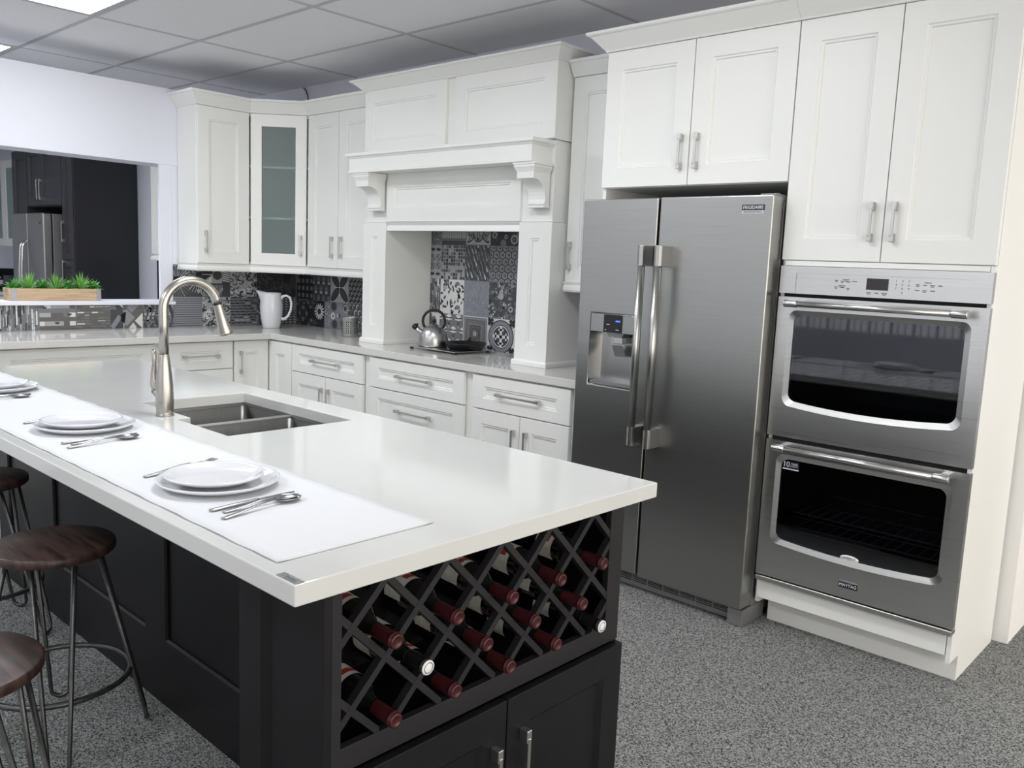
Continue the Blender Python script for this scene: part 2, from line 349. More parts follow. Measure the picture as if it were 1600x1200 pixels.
# ------------------------------------------------------------------ patterned tiles
def clip(poly, r):
    for ax, lim, sg in ((0, r[0], 1), (0, r[1], -1), (1, r[2], 1), (1, r[3], -1)):
        out = []
        for i in range(len(poly)):
            a, b = poly[i-1], poly[i]
            ia, ib = (a[ax]-lim)*sg >= 0, (b[ax]-lim)*sg >= 0
            if ia != ib:
                t = (lim-a[ax])/(b[ax]-a[ax]); p = [0, 0]; p[ax] = lim; p[1-ax] = a[1-ax]+t*(b[1-ax]-a[1-ax]); out.append(tuple(p))
            if ib: out.append(b)
        poly = out
        if len(poly) < 3: return []
    return poly
def tile(mb, F, u0, u1, v0, v1, cr, kind):
    """one printed tile; F(u, v, layer) gives the point on the wall; cr is the part of the tile that is there"""
    rnd = random.Random(hash((round(u0, 3), round(v0, 3))) & 0xffff)
    lay = [0]
    g = .0012
    R0 = (max(0, (cr[0]-u0)/(u1-u0))+g*4, min(1, (cr[1]-u0)/(u1-u0))-g*4, max(0, (cr[2]-v0)/(v1-v0))+g*4, min(1, (cr[3]-v0)/(v1-v0))-g*4)
    if R0[1] <= R0[0] or R0[3] <= R0[2]: return
    def P(pts, m):
        q = clip([tuple(p) for p in pts], R0)
        if len(q) >= 3: mb.face([F(u0+(u1-u0)*a, v0+(v1-v0)*b, lay[0]) for a, b in q], m)
    def up(): lay[0] += 1
    def R(a, b, c, d, m): P([(a, b), (c, b), (c, d), (a, d)], m)
    def C(x, y, r, m, ry=None, n=16, rot=0.):
        ry = r if ry is None else ry; c, s = math.cos(rot), math.sin(rot)
        P([(x+r*math.cos(2*PI*k/n)*c-ry*math.sin(2*PI*k/n)*s, y+r*math.cos(2*PI*k/n)*s+ry*math.sin(2*PI*k/n)*c) for k in range(n)], m)
    def ARC(x, y, r0, r1, m, a0=0., a1=2*PI, n=16):
        for k in range(n):
            a, b = a0+(a1-a0)*k/n, a0+(a1-a0)*(k+1)/n
            P([(x+r0*math.cos(a), y+r0*math.sin(a)), (x+r1*math.cos(a), y+r1*math.sin(a)), (x+r1*math.cos(b), y+r1*math.sin(b)), (x+r0*math.cos(b), y+r0*math.sin(b))], m)
    def Ln(x0, y0, x1, y1, w, m):
        d = math.hypot(x1-x0, y1-y0) or 1; nx, ny = -(y1-y0)/d*w/2, (x1-x0)/d*w/2
        P([(x0+nx, y0+ny), (x1+nx, y1+ny), (x1-nx, y1-ny), (x0-nx, y0-ny)], m)
    def bg(m): R(0, 0, 1, 1, m); up()
    K = kind
    if K == 'hex':
        bg(1)
        for i in range(-1, 6):
            for j in range(-1, 6):
                x, y = i*.22+(j % 2)*.11, j*.19; lay[0] = 1
                ARC(x, y, .075, .10, 3, n=6, a0=.5, a1=.5+2*PI); ARC(x, y, .03, .05, 3, n=6, a0=.5, a1=.5+1.5*PI)
    elif K == 'mosaic':
        bg(3)
        n = 10
        for i in range(n):
            for j in range(n):
                q = rnd.random()
                if q < .70: R(i/n+.008, j/n+.008, (i+1)/n-.008, (j+1)/n-.008, 1 if q < .40 else (0 if q < .50 else 2))
    elif K == 'drops':
        bg(1)
        for i in range(9):
            for j in range(7):
                x = i*.125+(j % 2)*.06+rnd.uniform(-.02, .02); y = j*.17+i*.05 % .17+rnd.uniform(-.03, .03); m = rnd.choice([4, 3, 2, 2, 5, 2])
                P([(x, y+.13), (x+.05, y-.05), (x+.085, y-.06), (x+.09, y), (x+.03, y+.10)], m)
    elif K == 'damask':
        bg(3)
        for a, m in ((.0, 1), (.02, 3)): R(a, a, 1-a, 1-a, m); up()
        for sg in (-1, 1):
            for x, y, a, b, ro in ((.10, .20, .14, .05, .9), (.30, .16, .15, .05, 2.6), (.22, .36, .13, .045, 2.2), (.38, .34, .11, .04, 1.1), (.12, .55, .15, .05, 1.0), (.30, .62, .16, .05, 2.4), (.40, .55, .10, .04, .6), (.15, .82, .14, .05, 2.2), (.34, .85, .12, .05, .9)):
                lay[0] = 2; C(.5+sg*x, y, a, 0, b, 14, ro if sg > 0 else PI-ro); lay[0] = 3; C(.5+sg*x, y+.008, a*.72, 3, b*.45, 12, ro if sg > 0 else PI-ro)
        lay[0] = 4; C(.5, .30, .05, 0, .17); C(.5, .70, .06, 0, .16); up(); C(.5, .30, .026, 3, .11); C(.5, .70, .03, 3, .10)
    elif K == 'rings':
        bg(0)
        for k in range(14):
            x, y, r = rnd.random(), rnd.random(), rnd.uniform(.04, .12)
            lay[0] = 1+k % 3; C(x, y, r, rnd.choice([1, 1, 2])); 
        lay[0] = 4
        for x, y, r in ((.13, .3, .09), (.85, .18, .13), (.55, .25, .06), (.3, .6, .1), (.75, .7, .11)): ARC(x, y, r*.6, r, 3); C(x, y, r*.3, 2)
    elif K == 'ovals':
        bg(3)
        for i in (.14, .38, .63, .87):
            for j, (m1, m2) in enumerate(((0, 1), (3, 0), (3, 0), (0, 1))):
                y = .14+.24*j; lay[0] = 1
                if m1 == 0: C(i, y, .10, 1, .045); lay[0] = 2; C(i, y, .05, 0, .03)
                else: ARC(i, y, .085, .105, 1); lay[0] = 2; C(i-.02, y+.03, .025, 0, .04); C(i+.03, y-.03, .02, 0, .035)
    elif K == 'vstripes':
        bg(1)
        x = 0
        while x < 1:
            w = rnd.uniform(.018, .045); y = -rnd.random()*.3
            while y < 1:
                h = rnd.uniform(.08, .42); R(x, y, x+w, y+h-.012, rnd.choice([1, 2, 2, 3, 0, 4, 2])); y += h
            x += w+.006
    elif K == 'leaves':
        bg(4)
        for k in range(46):
            x, y = rnd.random(), rnd.random(); a = rnd.random()*6; lay[0] = 1+k % 2
            C(x, y, rnd.uniform(.045, .08), rnd.choice([0, 1, 1, 2]), .034, 10, a); Ln(x, y, x+.08*math.cos(a), y+.08*math.sin(a), .014, 1)
        lay[0] = 3; C(.75, .2, .10, 2, .07); C(.2, .75, .09, 3, .06); C(.72, .88, .1, 2, .06)
    elif K == 'plain':
        bg(5)
        for k in range(110):
            x, y = rnd.random(), rnd.random(); Ln(x, y, x+.03, y+.06, .016, rnd.choice([2, 3, 2]))
    elif K == 'bubbles':
        bg(1)
        for k in range(95):
            x, y, r = rnd.random(), rnd.random(), rnd.uniform(.018, .07); lay[0] = 1+(k % 3)*2
            C(x, y, r, rnd.choice([0, 2, 3, 2, 3]), n=10); lay[0] += 1; C(x, y, r*.5, rnd.choice([0, 2, 4, 1]), n=8)
        lay[0] = 8; C(.82, .28, .13, 1); lay[0] = 9; C(.82, .28, .085, 3); lay[0] = 10; C(.82, .28, .04, 1); C(.45, .62, .10, 3)
    elif K == 'bigovals':
        bg(4); C(.25, .5, .16, 2, .4); C(.75, .5, .16, 2, .4); C(1.1, .5, .12, 1, .4); up(); C(.55, .5, .15, 6, .6)
    elif K == 'tulips':
        bg(2)
        for i in range(-1, 4):
            for j in range(-1, 3):
                x, y = i*.4+(j % 2)*.2, j*.36+.1; lay[0] = 1
                P([(x-.12, y+.1), (x+.12, y+.1), (x+.04, y-.14), (x-.04, y-.14)], 6); P([(x-.02, y-.1), (x+.02, y-.1), (x+.02, y-.24), (x-.02, y-.24)], 3)
                lay[0] = 2; ARC(x, y+.05, 0, .13, 4, 0, PI, 8); C(x-.09, y+.05, .05, 4); C(x, y+.03, .05, 4); C(x+.09, y+.05, .05, 4)
    elif K == 'carpet':
        bg(4)
        for a, m in ((.03, 2), (.06, 5), (.10, 6), (.14, 2), (.17, 6), (.2, 2)): R(a, a, 1-a, 1-a, m); up()
        for k in range(40): 
            x, y = rnd.uniform(.2, .8), rnd.uniform(.2, .8); R(x, y, x+.02, y+.02, 3)
        up(); R(.28, .26, .72, .74, 1); up(); R(.31, .29, .69, .71, 6); up(); C(.5, .5, .19, 1, n=8); up(); C(.5, .5, .15, 6, n=8); up(); C(.5, .5, .06, 4); up(); C(.5, .5, .03, 1)
    elif K == 'medallion':
        bg(4)
        for x in (.1, .9):
            for y in (.1, .9):
                lay[0] = 1
                for q in range(4): C(x+.07*math.cos(q*PI/2+.78), y+.07*math.sin(q*PI/2+.78), .055, 0)
                lay[0] = 2; C(x, y, .05, 0); ARC(x, y, .11, .13, 0)
        lay[0] = 3; C(.5, .5, .47, 0, n=32); up(); C(.5, .5, .44, 5, n=32); up(); C(.5, .5, .33, 0, n=32); up(); C(.5, .5, .31, 4, n=32); up(); C(.5, .5, .285, 1, n=32); up()
        R(.455, .21, .545, .79, 4); R(.21, .455, .79, .545, 4)
        for s in (-1, 1):
            R(.5+s*.19-.028, .40, .5+s*.19+.028, .60, 4); R(.40, .5+s*.19-.028, .60, .5+s*.19+.028, 4)
    elif K == 'plaid':
        bg(1)
        for k in range(5): R(k*.25-.02, 0, k*.25+.05, 1, 0); R(0, k*.25-.02, 1, k*.25+.05, 0)
        for i in range(4):
            for j in range(4): R(i*.25+.08, j*.25+.08, i*.25+.2, j*.25+.2, 2)
        lay[0] = 3
        for k in range(3): C(.1+k*.16, .92, .07, 3); C(.06, .8-k*.1, .05, 2)
    elif K == 'arches':
        bg(1)
        for i in range(-1, 5):
            for j in range(-1, 4):
                x, y = i*.3+(j % 2)*.15, j*.32; lay[0] = 1; R(x-.07, y-.08, x+.07, y+.06, 3); lay[0] = 2; C(x, y+.1, .10, 2); up(); ARC(x, y+.1, .06, .075, 1)
    elif K == 'petals':
        bg(3)
        for q in range(4):
            a = PI/4+q*PI/2; lay[0] = 1; C(.5+.33*math.cos(a), .5+.33*math.sin(a), .31, 0, .14, 16, a); lay[0] = 2; C(.5+.33*math.cos(a), .5+.33*math.sin(a), .26, 1, .10, 16, a)
        lay[0] = 3; Ln(.5, .2, .5, .8, .02, 4); Ln(.2, .5, .8, .5, .02, 4)
    elif K == 'diamonds':
        bg(0)
        for i in range(-1, 7):
            for j in range(-1, 7):
                x, y = i*.2+(j % 2)*.1, j*.16; Ln(x-.08, y, x, y+.07, .03, 3); Ln(x, y+.07, x+.08, y, .03, 3); Ln(x-.07, y-.05, x, y, .02, 4)
    elif K == 'flowers':
        bg(0)
        for x, y, r in ((.4, .5, .17), (.85, .9, .13), (.05, .95, .12), (.9, .1, .15), (.05, .1, .12), (.45, .98, .1)):
            for q in range(8): C(x+r*1.2*math.cos(q*PI/4), y+r*1.2*math.sin(q*PI/4), r*.48, 1 if q % 2 else 2)
            up(); C(x, y, r*.6, 1); ARC(x, y, r*.35, r*.5, 2); lay[0] = 1
    elif K == 'daisy':
        bg(0)
        R(.66, 0, 1, 1, 5); up()
        for q in range(14): C(.36+.19*math.cos(q*PI/7), .62+.19*math.sin(q*PI/7), .10, 4, .032, 10, q*PI/7)
        C(.36, .62, .07, 1)
        for k in range(50): x, y = rnd.uniform(.66, 1), rnd.random(); C(x, y, .02, rnd.choice([3, 2, 4]), n=6)
        for k in range(30): x, y = rnd.uniform(0, .2), rnd.random(); C(x, y, .022, 2, n=6)
    elif K == 'circles':
        bg(5)
        for x, y, r in ((.2, .85, .2), (.8, .85, .14), (.25, .25, .2), (.7, .3, .16), (.5, .55, .1)): C(x, y, r, 2); up(); C(x, y, r*.7, 1); lay[0] = 1
        lay[0] = 4; ARC(.15, .52, .06, .12, 4); ARC(.85, .8, .1, .14, 3); C(.42, .55, .06, 4); up(); C(.42, .55, .03, 1)
    elif K == 'squiggle':
        bg(1)
        for i in range(6):
            for j in range(6): ARC(i*.2+(j % 2)*.1, j*.18, .05, .085, rnd.choice([3, 4, 2]), .5, 4.4, 8)
    elif K == 'sunburst':
        bg(1)
        for cx, cy in ((.08, .65), (.88, .5), (.5, 1.3)):
            for q in range(30):
                a = q*PI/15; Ln(cx+.12*math.cos(a), cy+.12*math.sin(a), cx+.55*math.cos(a), cy+.55*math.sin(a), .022, rnd.choice([3, 2, 4]))
            up(); C(cx, cy, .16, 0)
            for q in range(18): a = q*PI/9; P([(cx+.12*math.cos(a-.15), cy+.12*math.sin(a-.15)), (cx+.3*math.cos(a), cy+.3*math.sin(a)), (cx+.12*math.cos(a+.15), cy+.12*math.sin(a+.15))], 0)
        for x, y in ((.12, .2), (.3, .95), (.65, .92)): ARC(x, y, .03, .055, 4)
    elif K == 'shapes':
        bg(1)
        R(.3, .45, .62, .95, 3); R(.62, .45, .98, .75, 3); R(.62, .75, .98, 1, 0); R(.0, .5, .3, 1, 2); up()
        C(.46, .72, .16, 1); P([(.66, .72), (.98, .5), (.98, .72)], 0); P([(.66, .48), (.9, .48), (.66, .68)], 4)
        for k in range(7): Ln(.02, .5+k*.07, .28, .56+k*.07, .025, 4); Ln(.34+k*.05, .05, .28+k*.05, .4, .02, 3)
        C(.8, .2, .14, 2); ARC(.45, .3, .1, .2, 3, PI, 2*PI)
        for k in range(6): Ln(.65+k*.06, .02, .72+k*.06, .18, .018, 4)
    elif K == 'curls':
        bg(1)
        for k in range(130):
            x, y, r, a = rnd.random(), rnd.random(), rnd.uniform(.03, .07), rnd.random()*6; lay[0] = 1+k % 2
            ARC(x, y, r*.55, r, rnd.choice([3, 3, 2, 4]), a, a+3.6, 7)
    elif K == 'bigcurls':
        bg(3)
        for k in range(75):
            x, y, r, a = rnd.random(), rnd.random(), rnd.uniform(.05, .12), rnd.random()*6; lay[0] = 1+k % 2
            ARC(x, y, r*.6, r, rnd.choice([0, 1, 0, 4]), a, a+3.4, 8)
    elif K == 'speckle':
        bg(0)
        for k in range(260):
            x, y = rnd.random(), rnd.random(); C(x, y, rnd.uniform(.009, .018), rnd.choice([2, 3, 2, 6]), n=5)
    elif K == 'hstripes':
        bg(5)
        for k in range(14): R(0, k/14, 1, k/14+.022, 1); R(0, k/14+.022, 1, k/14+.034, 3)
    elif K == 'ropes':
        bg(2)
        for j in range(11):
            for i in range(-1, 6): x = i*.2+(j % 3)*.07; C(x, j*.095+.03, .11, rnd.choice([0, 1, 0, 3]), .022, 8, rnd.uniform(-.12, .12))
    elif K == 'chevrons':
        bg(1)
        for i in range(7):
            for j in range(12): x, y = i*.16, j*.09; Ln(x, y, x+.07, y+.05, .028, 3 if 3 < j < 6 else 4); Ln(x+.07, y+.05, x+.14, y+.01, .028, 2)
    elif K == 'wavy':
        bg(1)
        for i in range(-1, 8):
            for j in range(9):
                x = i*.16+.05*math.sin(j*1.1+i); x2 = i*.16+.05*math.sin((j+1)*1.1+i); Ln(x, j*.12, x2, (j+1)*.12+.02, .075, rnd.choice([2, 5, 2, 3]))
        for k in range(4): ARC(rnd.random(), rnd.random(), .05, .1, 2, 0, 4)
    elif K == 'geo':
        bg(6)
        P([(0, .1), (.25, .35), (0, .6)], 4); P([(.1, 0), (.55, 0), (.3, .3)], 4); P([(.25, .45), (.5, .7), (.75, .45), (.5, .2)], 3); P([(.05, .9), (.35, .6), (.5, .75), (.3, 1)], 5)
        P([(.6, 0), (.6, .7), (.52, .6)], 3); R(.6, 0, .62, 1, 2); R(.62, 0, 1, 1, 1); up()
        P([(.65, .45), (.75, .55), (1, .2), (.9, .1)], 5); P([(.62, .75), (.8, .9), (.62, 1)], 4); P([(.8, .7), (1, .7), (1, 1), (.9, 1)], 2)
        for k in range(8): Ln(.27+k*.032, .43-k*.03, .5+k*.03, .67-k*.03, .014, 0)
    elif K == 'bricks':
        bg(6)
        for j in range(12):
            x = -rnd.random()*.2
            while x < 1:
                w = rnd.uniform(.12, .26); R(x, j/12+.02, x+w-.02, j/12+.055, rnd.choice([6, 2, 2, 3, 6, 4, 2])); x += w
    elif K == 'blocks':
        bg(6)
        for j in range(8):
            x = 0
            while x < 1:
                w = rnd.choice([.17, .17, .35, .52]); R(x, j/8, x+w, (j+1)/8, rnd.choice([4, 6, 6, 3, 2, 4, 6])); x += w
        up()
        for x, y in ((.5, .93), (.52, .36), (.18, .6), (.05, .15), (.86, .8)): ARC(x, y, 0, .07, 1, PI, 2*PI, 8)
    elif K == 'scribble':
        bg(2)
        for k in range(50): 
            x, y, a = rnd.random(), rnd.random(), rnd.random()*6; Ln(x, y, x+.12*math.cos(a), y+.12*math.sin(a), .02, rnd.choice([3, 0, 1, 3]))
    elif K == 'boxes':
        bg(2)
        R(0, .82, 1, 1, 3); R(0, .72, 1, .8, 0); R(0, 0, 1, .12, 1); up()
        for k in range(3): R(k*.42-.02, .2, k*.42+.32, .62, 3); R(k*.42+.34, .2, k*.42+.37, .62, 4)
    elif K == 'darkpetals':
        bg(0)
        C(.5, .6, .2, 1, .35, 12, .5); C(.8, .3, .25, 1, .12, 12, 1); C(.3, .25, .1, 2, .25, 12, -.3); up(); P([(.2, .95), (.45, .95), (.33, .6)], 3); C(.25, .35, .05, 3, .1)
def splash(name, label, F, rows, bounds):
    mb = MB()
    a0, a1, b0, b1 = bounds
    mb.face([F(a0, b0, -1), F(a1, b0, -1), F(a1, b1, -1), F(a0, b1, -1)], 2)
    for (u0, u1, v0, v1, k) in rows: tile(mb, F, u0, u1, v0, v1, bounds, k)
    o = mb.build(name, TS)
    o['kind'] = 'structure'; o['label'] = label
    return o
FW = lambda u, v, l: (u, -.004-.00012*(l+1), v)
FL = lambda u, v, l: (.004+.00012*(l+1), -u, v)              # u runs along -y
P_ = .2255
hood_rows = [['bigovals', 'tulips', 'carpet', 'medallion', 'curls', 'plaid'], ['vstripes', 'leaves', 'plain', 'bubbles', 'hex', 'ovals'], ['ovals', 'mosaic', 'drops', 'hex', 'leaves', 'geo'], ['scribble', 'boxes', 'damask', 'rings', 'plaid', 'curls']]
zr = [.898, 1.12, 1.345, 1.567, 1.79]
xs = [1.485, 1.712, 1.938, 2.163, 2.396, 2.622, 2.85]
rows = [(xs[i], xs[i+1], zr[j], zr[j+1], hood_rows[j][i]) for j in range(4) for i in range(6)]
splash('trim_3', 'patchwork of grey patterned tiles inside the hood alcove', FW, rows, (1.49, 2.84, ZC, 1.68))
xb = [.02, .25, .478, .704, .93, 1.155, 1.38]
rows = []
for i, (a, b) in enumerate(zip(['flowers', 'daisy', 'circles', 'squiggle', 'curls', 'bubbles'], ['plaid', 'arches', 'petals', 'diamonds', 'leaves', 'hex'])):
    rows += [(xb[i], xb[i+1], zr[0], zr[1], a), (xb[i], xb[i+1], zr[1], zr[2], b)]
splash('trim_4', 'grey patterned tiles behind the pitcher and perforated holder', FW, rows, (.004, 1.395, ZC, 1.36))
rows = []
for i, (a, b) in enumerate(zip(['chevrons', 'curls', 'ropes', 'bigcurls', 'hstripes'], ['darkpetals', 'speckle', 'bigcurls', 'shapes', 'sunburst'])):
    e = [-.005-.1, .125, .35, .572, .795, 1.012]
    rows += [(e[i], e[i+1], .905, 1.129, a), (e[i], e[i+1], 1.129, 1.352, b)]
splash('trim_5', 'grey patterned tiles under the frosted glass corner cabinet', FL, rows, (.002, 1.012, ZC, 1.36))
rows = []
for i, k in enumerate(['wavy', 'geo', 'bricks', 'blocks', 'vstripes', 'medallion', 'ropes', 'hex', 'curls', 'plaid', 'geo']):
    rows.append((1.012+.2215*i, 1.012+.2215*(i+1), .885, 1.11, k))
splash('trim_6', 'low strip of patterned tiles below the white ledge', FL, rows, (1.012, 3.4, ZC, 1.075))
splash('trim_7', 'patterned tiles between hood and refrigerator', FW, [(3.0, 3.226, zr[0], zr[1], 'bubbles'), (3.226, 3.452, zr[0], zr[1], 'plaid'), (3.0, 3.226, zr[1], zr[2], 'geo'), (3.226, 3.452, zr[1], zr[2], 'hex')], (3.0, 3.44, ZC, 1.36))

# ------------------------------------------------------------------ base cabinets and the L shaped worktop
TX = FX(.60); TYB = FY(-.60)
def base_cab(label, cat, lo, hi, run, fronts, extra=None):
    """run 'x' = along the range wall, 'y' = along the tiled half wall"""
    if run == 'x':
        t = thing('base_cabinet', label, cat, ((lo+hi)/2, -.3, 0)); T = TYB
        mb = MB(); mb.box(lo, hi, -.595, -.03, .10, .868); mb.box(lo, hi, -.53, -.03, 0, .10)
    else:
        t = thing('base_cabinet', label, cat, (.3, (lo+hi)/2, 0)); T = TX
        mb = MB(); mb.box(.03, .595, lo, hi, .10, .868); mb.box(.03, .53, lo, hi, 0, .10)
    mb.build('body', WHITE, t)
    for f in fronts:
        kind, a, b, z0, z1 = f[:5]; h = f[5] if len(f) > 5 else None
        if kind == 'drawer': door(t, T, a, b, z0, z1, None if h is False else (a+b)/2, (z0+z1)/2+(0 if z1-z0 < .25 else (z1-z0)*.10), h or .30, False, .083, .058, name='drawer')
        else: door(t, T, a, b, z0, z1, h, z1-.15 if h is not None else None, .15, True, .075, .075)
    return t
base_cab('white base cabinet with one drawer over two doors beside the range drawers', 'cabinet', .66+.245, 1.70, 'x',
         [('drawer', .912, 1.694, .682, .862, .30), ('door', .912, 1.301, .11, .676, 1.265), ('door', 1.305, 1.694, .11, .676, 1.345)])
base_cab('wide white drawer cabinet under the kettle and pan', 'cabinet', 1.70, 2.655, 'x',
         [('drawer', 1.762, 2.598, .682, .862, .30), ('drawer', 1.762, 2.598, .40, .676, .30), ('drawer', 1.762, 2.598, .11, .394, .30)])
base_cab('white base cabinet with drawer and two doors against the refrigerator', 'cabinet', 2.655, 3.43, 'x',
         [('drawer', 2.664, 3.348, .682, .862, .30), ('door', 2.664, 3.018, .11, .676, 2.985), ('door', 3.022, 3.348, .11, .676, 3.072)])
t = thing('corner_base_cabinet', 'white corner base cabinet with two narrow doors meeting in the corner', 'cabinet', (.3, -.4, 0))
mb = MB(); mb.box(.03, .595, -.888, -.03, .10, .868); mb.box(.595, .903, -.595, -.03, .10, .868); mb.box(.03, .53, -.888, -.03, 0, .1); mb.box(.53, .903, -.53, -.03, 0, .1); mb.build('body', WHITE, t)
door(t, TX, -.884, -.624, .11, .862, -.838, .717, .15, True, .078)
door(t, TYB, .624, .905, .11, .862, None, stile=.085)
base_cab('white three drawer base cabinet beside the corner cabinet', 'cabinet', -1.42, -.89, 'y',
         [('drawer', -1.352, -.896, .682, .862, .25), ('drawer', -1.352, -.896, .40, .676, .25), ('drawer', -1.352, -.896, .11, .394, .25)])
base_cab('long white base cabinet with a wide plain front below the pass-through', 'cabinet', -2.36, -1.425, 'y', [('drawer', -2.345, -1.43, .682, .862, False), ('door', -2.345, -1.43, .11, .676)])
base_cab('white base cabinet furthest along the half wall', 'cabinet', -3.38, -2.365, 'y', [('drawer', -3.37, -2.37, .682, .862, .3), ('door', -3.37, -2.37, .11, .676)])
mb = MB()
cells(mb, [.006, .665, 3.432], [-3.4, -.632, -.006], lambda x, y, w: (x, y, w), .872, ZC, lambda i, j: i == 1 and j == 0)
o = mb.build('countertop', QUARTZ2, None, .003); tag(o, 'grey quartz countertop running round the corner under the tiles', 'countertop')

# ------------------------------------------------------------------ wall cabinets
ZU0, ZU1 = 1.378, 2.443
def light_rail(path):
    mb = MB(); sweep(mb, path, [(-.02, 1.325), (.006, 1.325), (.012, 1.335), (.010, 1.352), (.004, 1.362), (.012, ZU0), (-.02, ZU0)]); return mb
t = thing('wall_cabinet', 'white single door wall cabinet beside the pass-through', 'cabinet', (.15, -.77, ZU0))
mb = MB(); mb.box(.004, .265, -.968, -.572, ZU0, ZU1); mb.build('body', WHITE, t)
door(t, FX(.265), -.964, -.578, ZU0+.003, ZU1-.002, -.913, 1.53, .14)
mb = MB(); sweep(mb, [(.004, -.968), (.285, -.968), (.285, -.572)], crown_prof(ZU1, 2.53, .07)); mb.build('crown_moulding', WHITE, t)
light_rail([(.004, -.968), (.285, -.968), (.285, -.572)]).build('light_rail', WHITE, t)
t = thing('corner_wall_cabinet', 'white diagonal corner cabinet with a frosted glass door', 'cabinet', (.2, -.2, ZU0))
a, b = (.285, -.572), (.575, -.285)
mb = MB()
poly = [(.004, -.57), (.262, -.57), (.573, -.262), (.573, -.004), (.004, -.004)]
for z0, z1 in ((ZU0, ZU0+.02), (ZU1-.02, ZU1)): mb.prism(poly, 'z', z0, z1)
mb.prism([(.004, -.57), (.012, -.57), (.012, -.012), (.573, -.012), (.573, -.004), (.004, -.004)], 'z', ZU0+.02, ZU1-.02)
mb.box(.012, .262, -.57, -.562, ZU0+.02, ZU1-.02); mb.box(.565, .573, -.262, -.012, ZU0+.02, ZU1-.02)
mb.build('body', WHITE, t)
for zs in (1.71, 2.07):
    mb = MB(); mb.prism([(.014, -.56), (.255, -.56), (.563, -.262), (.563, -.014), (.014, -.014)], 'z', zs, zs+.015); mb.build('shelf', WHITE, t)
TD = FD((.285, -.572), (.575, -.285)); TDI = lambda u, w, z: TD(u, w-.02, z)
LD = .408
d = shaker(TDI, .006, LD-.006, ZU0+.003, ZU1-.002, .02, .078, .085, hole=True).build('door', WHITE, t)
mb = MB(); mb.grid([[TDI(u, w, z) for u, z in ((.082, ZU0+.08), (LD-.082, ZU0+.08), (LD-.082, ZU1-.08), (.082, ZU1-.08))] for w in (.006, .011)], 0, False, True, True, True); mb.build('glass_pane', FROST, d)
pull(TDI, LD-.045, 1.53, .14).build('handle', SATIN, d, .0015)
mb = MB(); sweep(mb, [a, b], crown_prof(ZU1, 2.53, .07)); mb.build('crown_moulding', WHITE, t)
light_rail([a, b]).build('light_rail', WHITE, t)
t = thing('wall_cabinet', 'white two door wall cabinet between glass cabinet and hood', 'cabinet', (.98, -.14, ZU0))
mb = MB(); mb.box(.577, 1.384, -.265, -.004, ZU0, ZU1); mb.build('body', WHITE, t)
TU = FY(-.265)
door(t, TU, .585, .946, ZU0+.003, ZU1-.002, .893, 1.525, .14); door(t, TU, .951, 1.380, ZU0+.003, ZU1-.002, 1.001, 1.525, .14)
mb = MB(); sweep(mb, [(.576, -.285), (1.384, -.285)], crown_prof(ZU1, 2.53, .07)); mb.build('crown_moulding', WHITE, t)
light_rail([(.576, -.285), (1.384, -.285)]).build('light_rail', WHITE, t)
t = thing('wall_cabinet', 'narrow white wall cabinet squeezed between hood and refrigerator surround', 'cabinet', (3.2, -.14, ZU0))
mb = MB(); mb.box(2.998, 3.462, -.265, -.004, ZU0-.012, ZU1-.012); mb.build('body', WHITE, t)
door(t, TU, 3.0, 3.46, ZU0-.009, ZU1-.014, 3.03, 1.515, .14, stile=.08)
mb = MB(); sweep(mb, [(2.998, -.285), (3.462, -.285)], crown_prof(ZU1-.012, 2.51, .05)); mb.build('crown_moulding', WHITE, t)
light_rail([(2.998, -.285), (3.462, -.285)]).build('light_rail', WHITE, t)

# ------------------------------------------------------------------ range hood surround
H = thing('range_hood', 'white mantel style range hood surround with corbels and panelled columns', 'range hood', (2.19, -.2, ZC))
def column(x0, x1):
    mb = MB(); T = FY(-.385)
    c = shaker(T, x0, x1, ZC+.03, 1.686, .013, (x1-x0-.068)/2, .085)
    c.box(x0, x1, -.385, -.01, ZC+.03, 1.686); return c
for x0, x1 in ((1.388, 1.617), (2.756, 2.988)):
    c = column(x0, x1).build('column', WHITE, H)
    mb = MB(); sweep(mb, [(x0, -.01), (x0, -.398), (x1, -.398), (x1, -.01)], [(-.01, ZC+.001), (.011, ZC+.001), (.011, ZC+.02), (.006, ZC+.03), (-.01, ZC+.034)]); mb.build('plinth', WHITE, c)
mb = MB(); mb.box(1.404, 2.978, -.385, -.01, 1.688, 2.106); mb.build('frieze', WHITE, H, .001)
d = shaker(FY(-.385), 1.622, 2.757, 1.692, 1.985, .013, .075, .085).build('frieze_panel', WHITE, H)
mb = MB(); mb.prism([(-.405, 1.690), (-.395, 1.678), (-.385, 1.67), (-.392, 1.65), (-.395, 1.636), (-.36, 1.636), (-.36, 1.69)], 'x', 1.619, 2.754); mb.build('lower_moulding', WHITE, H)
mb = MB(); mb.box(1.619, 2.754, -.36, -.01, 1.66, 1.688); mb.build('soffit', WHITE, H)
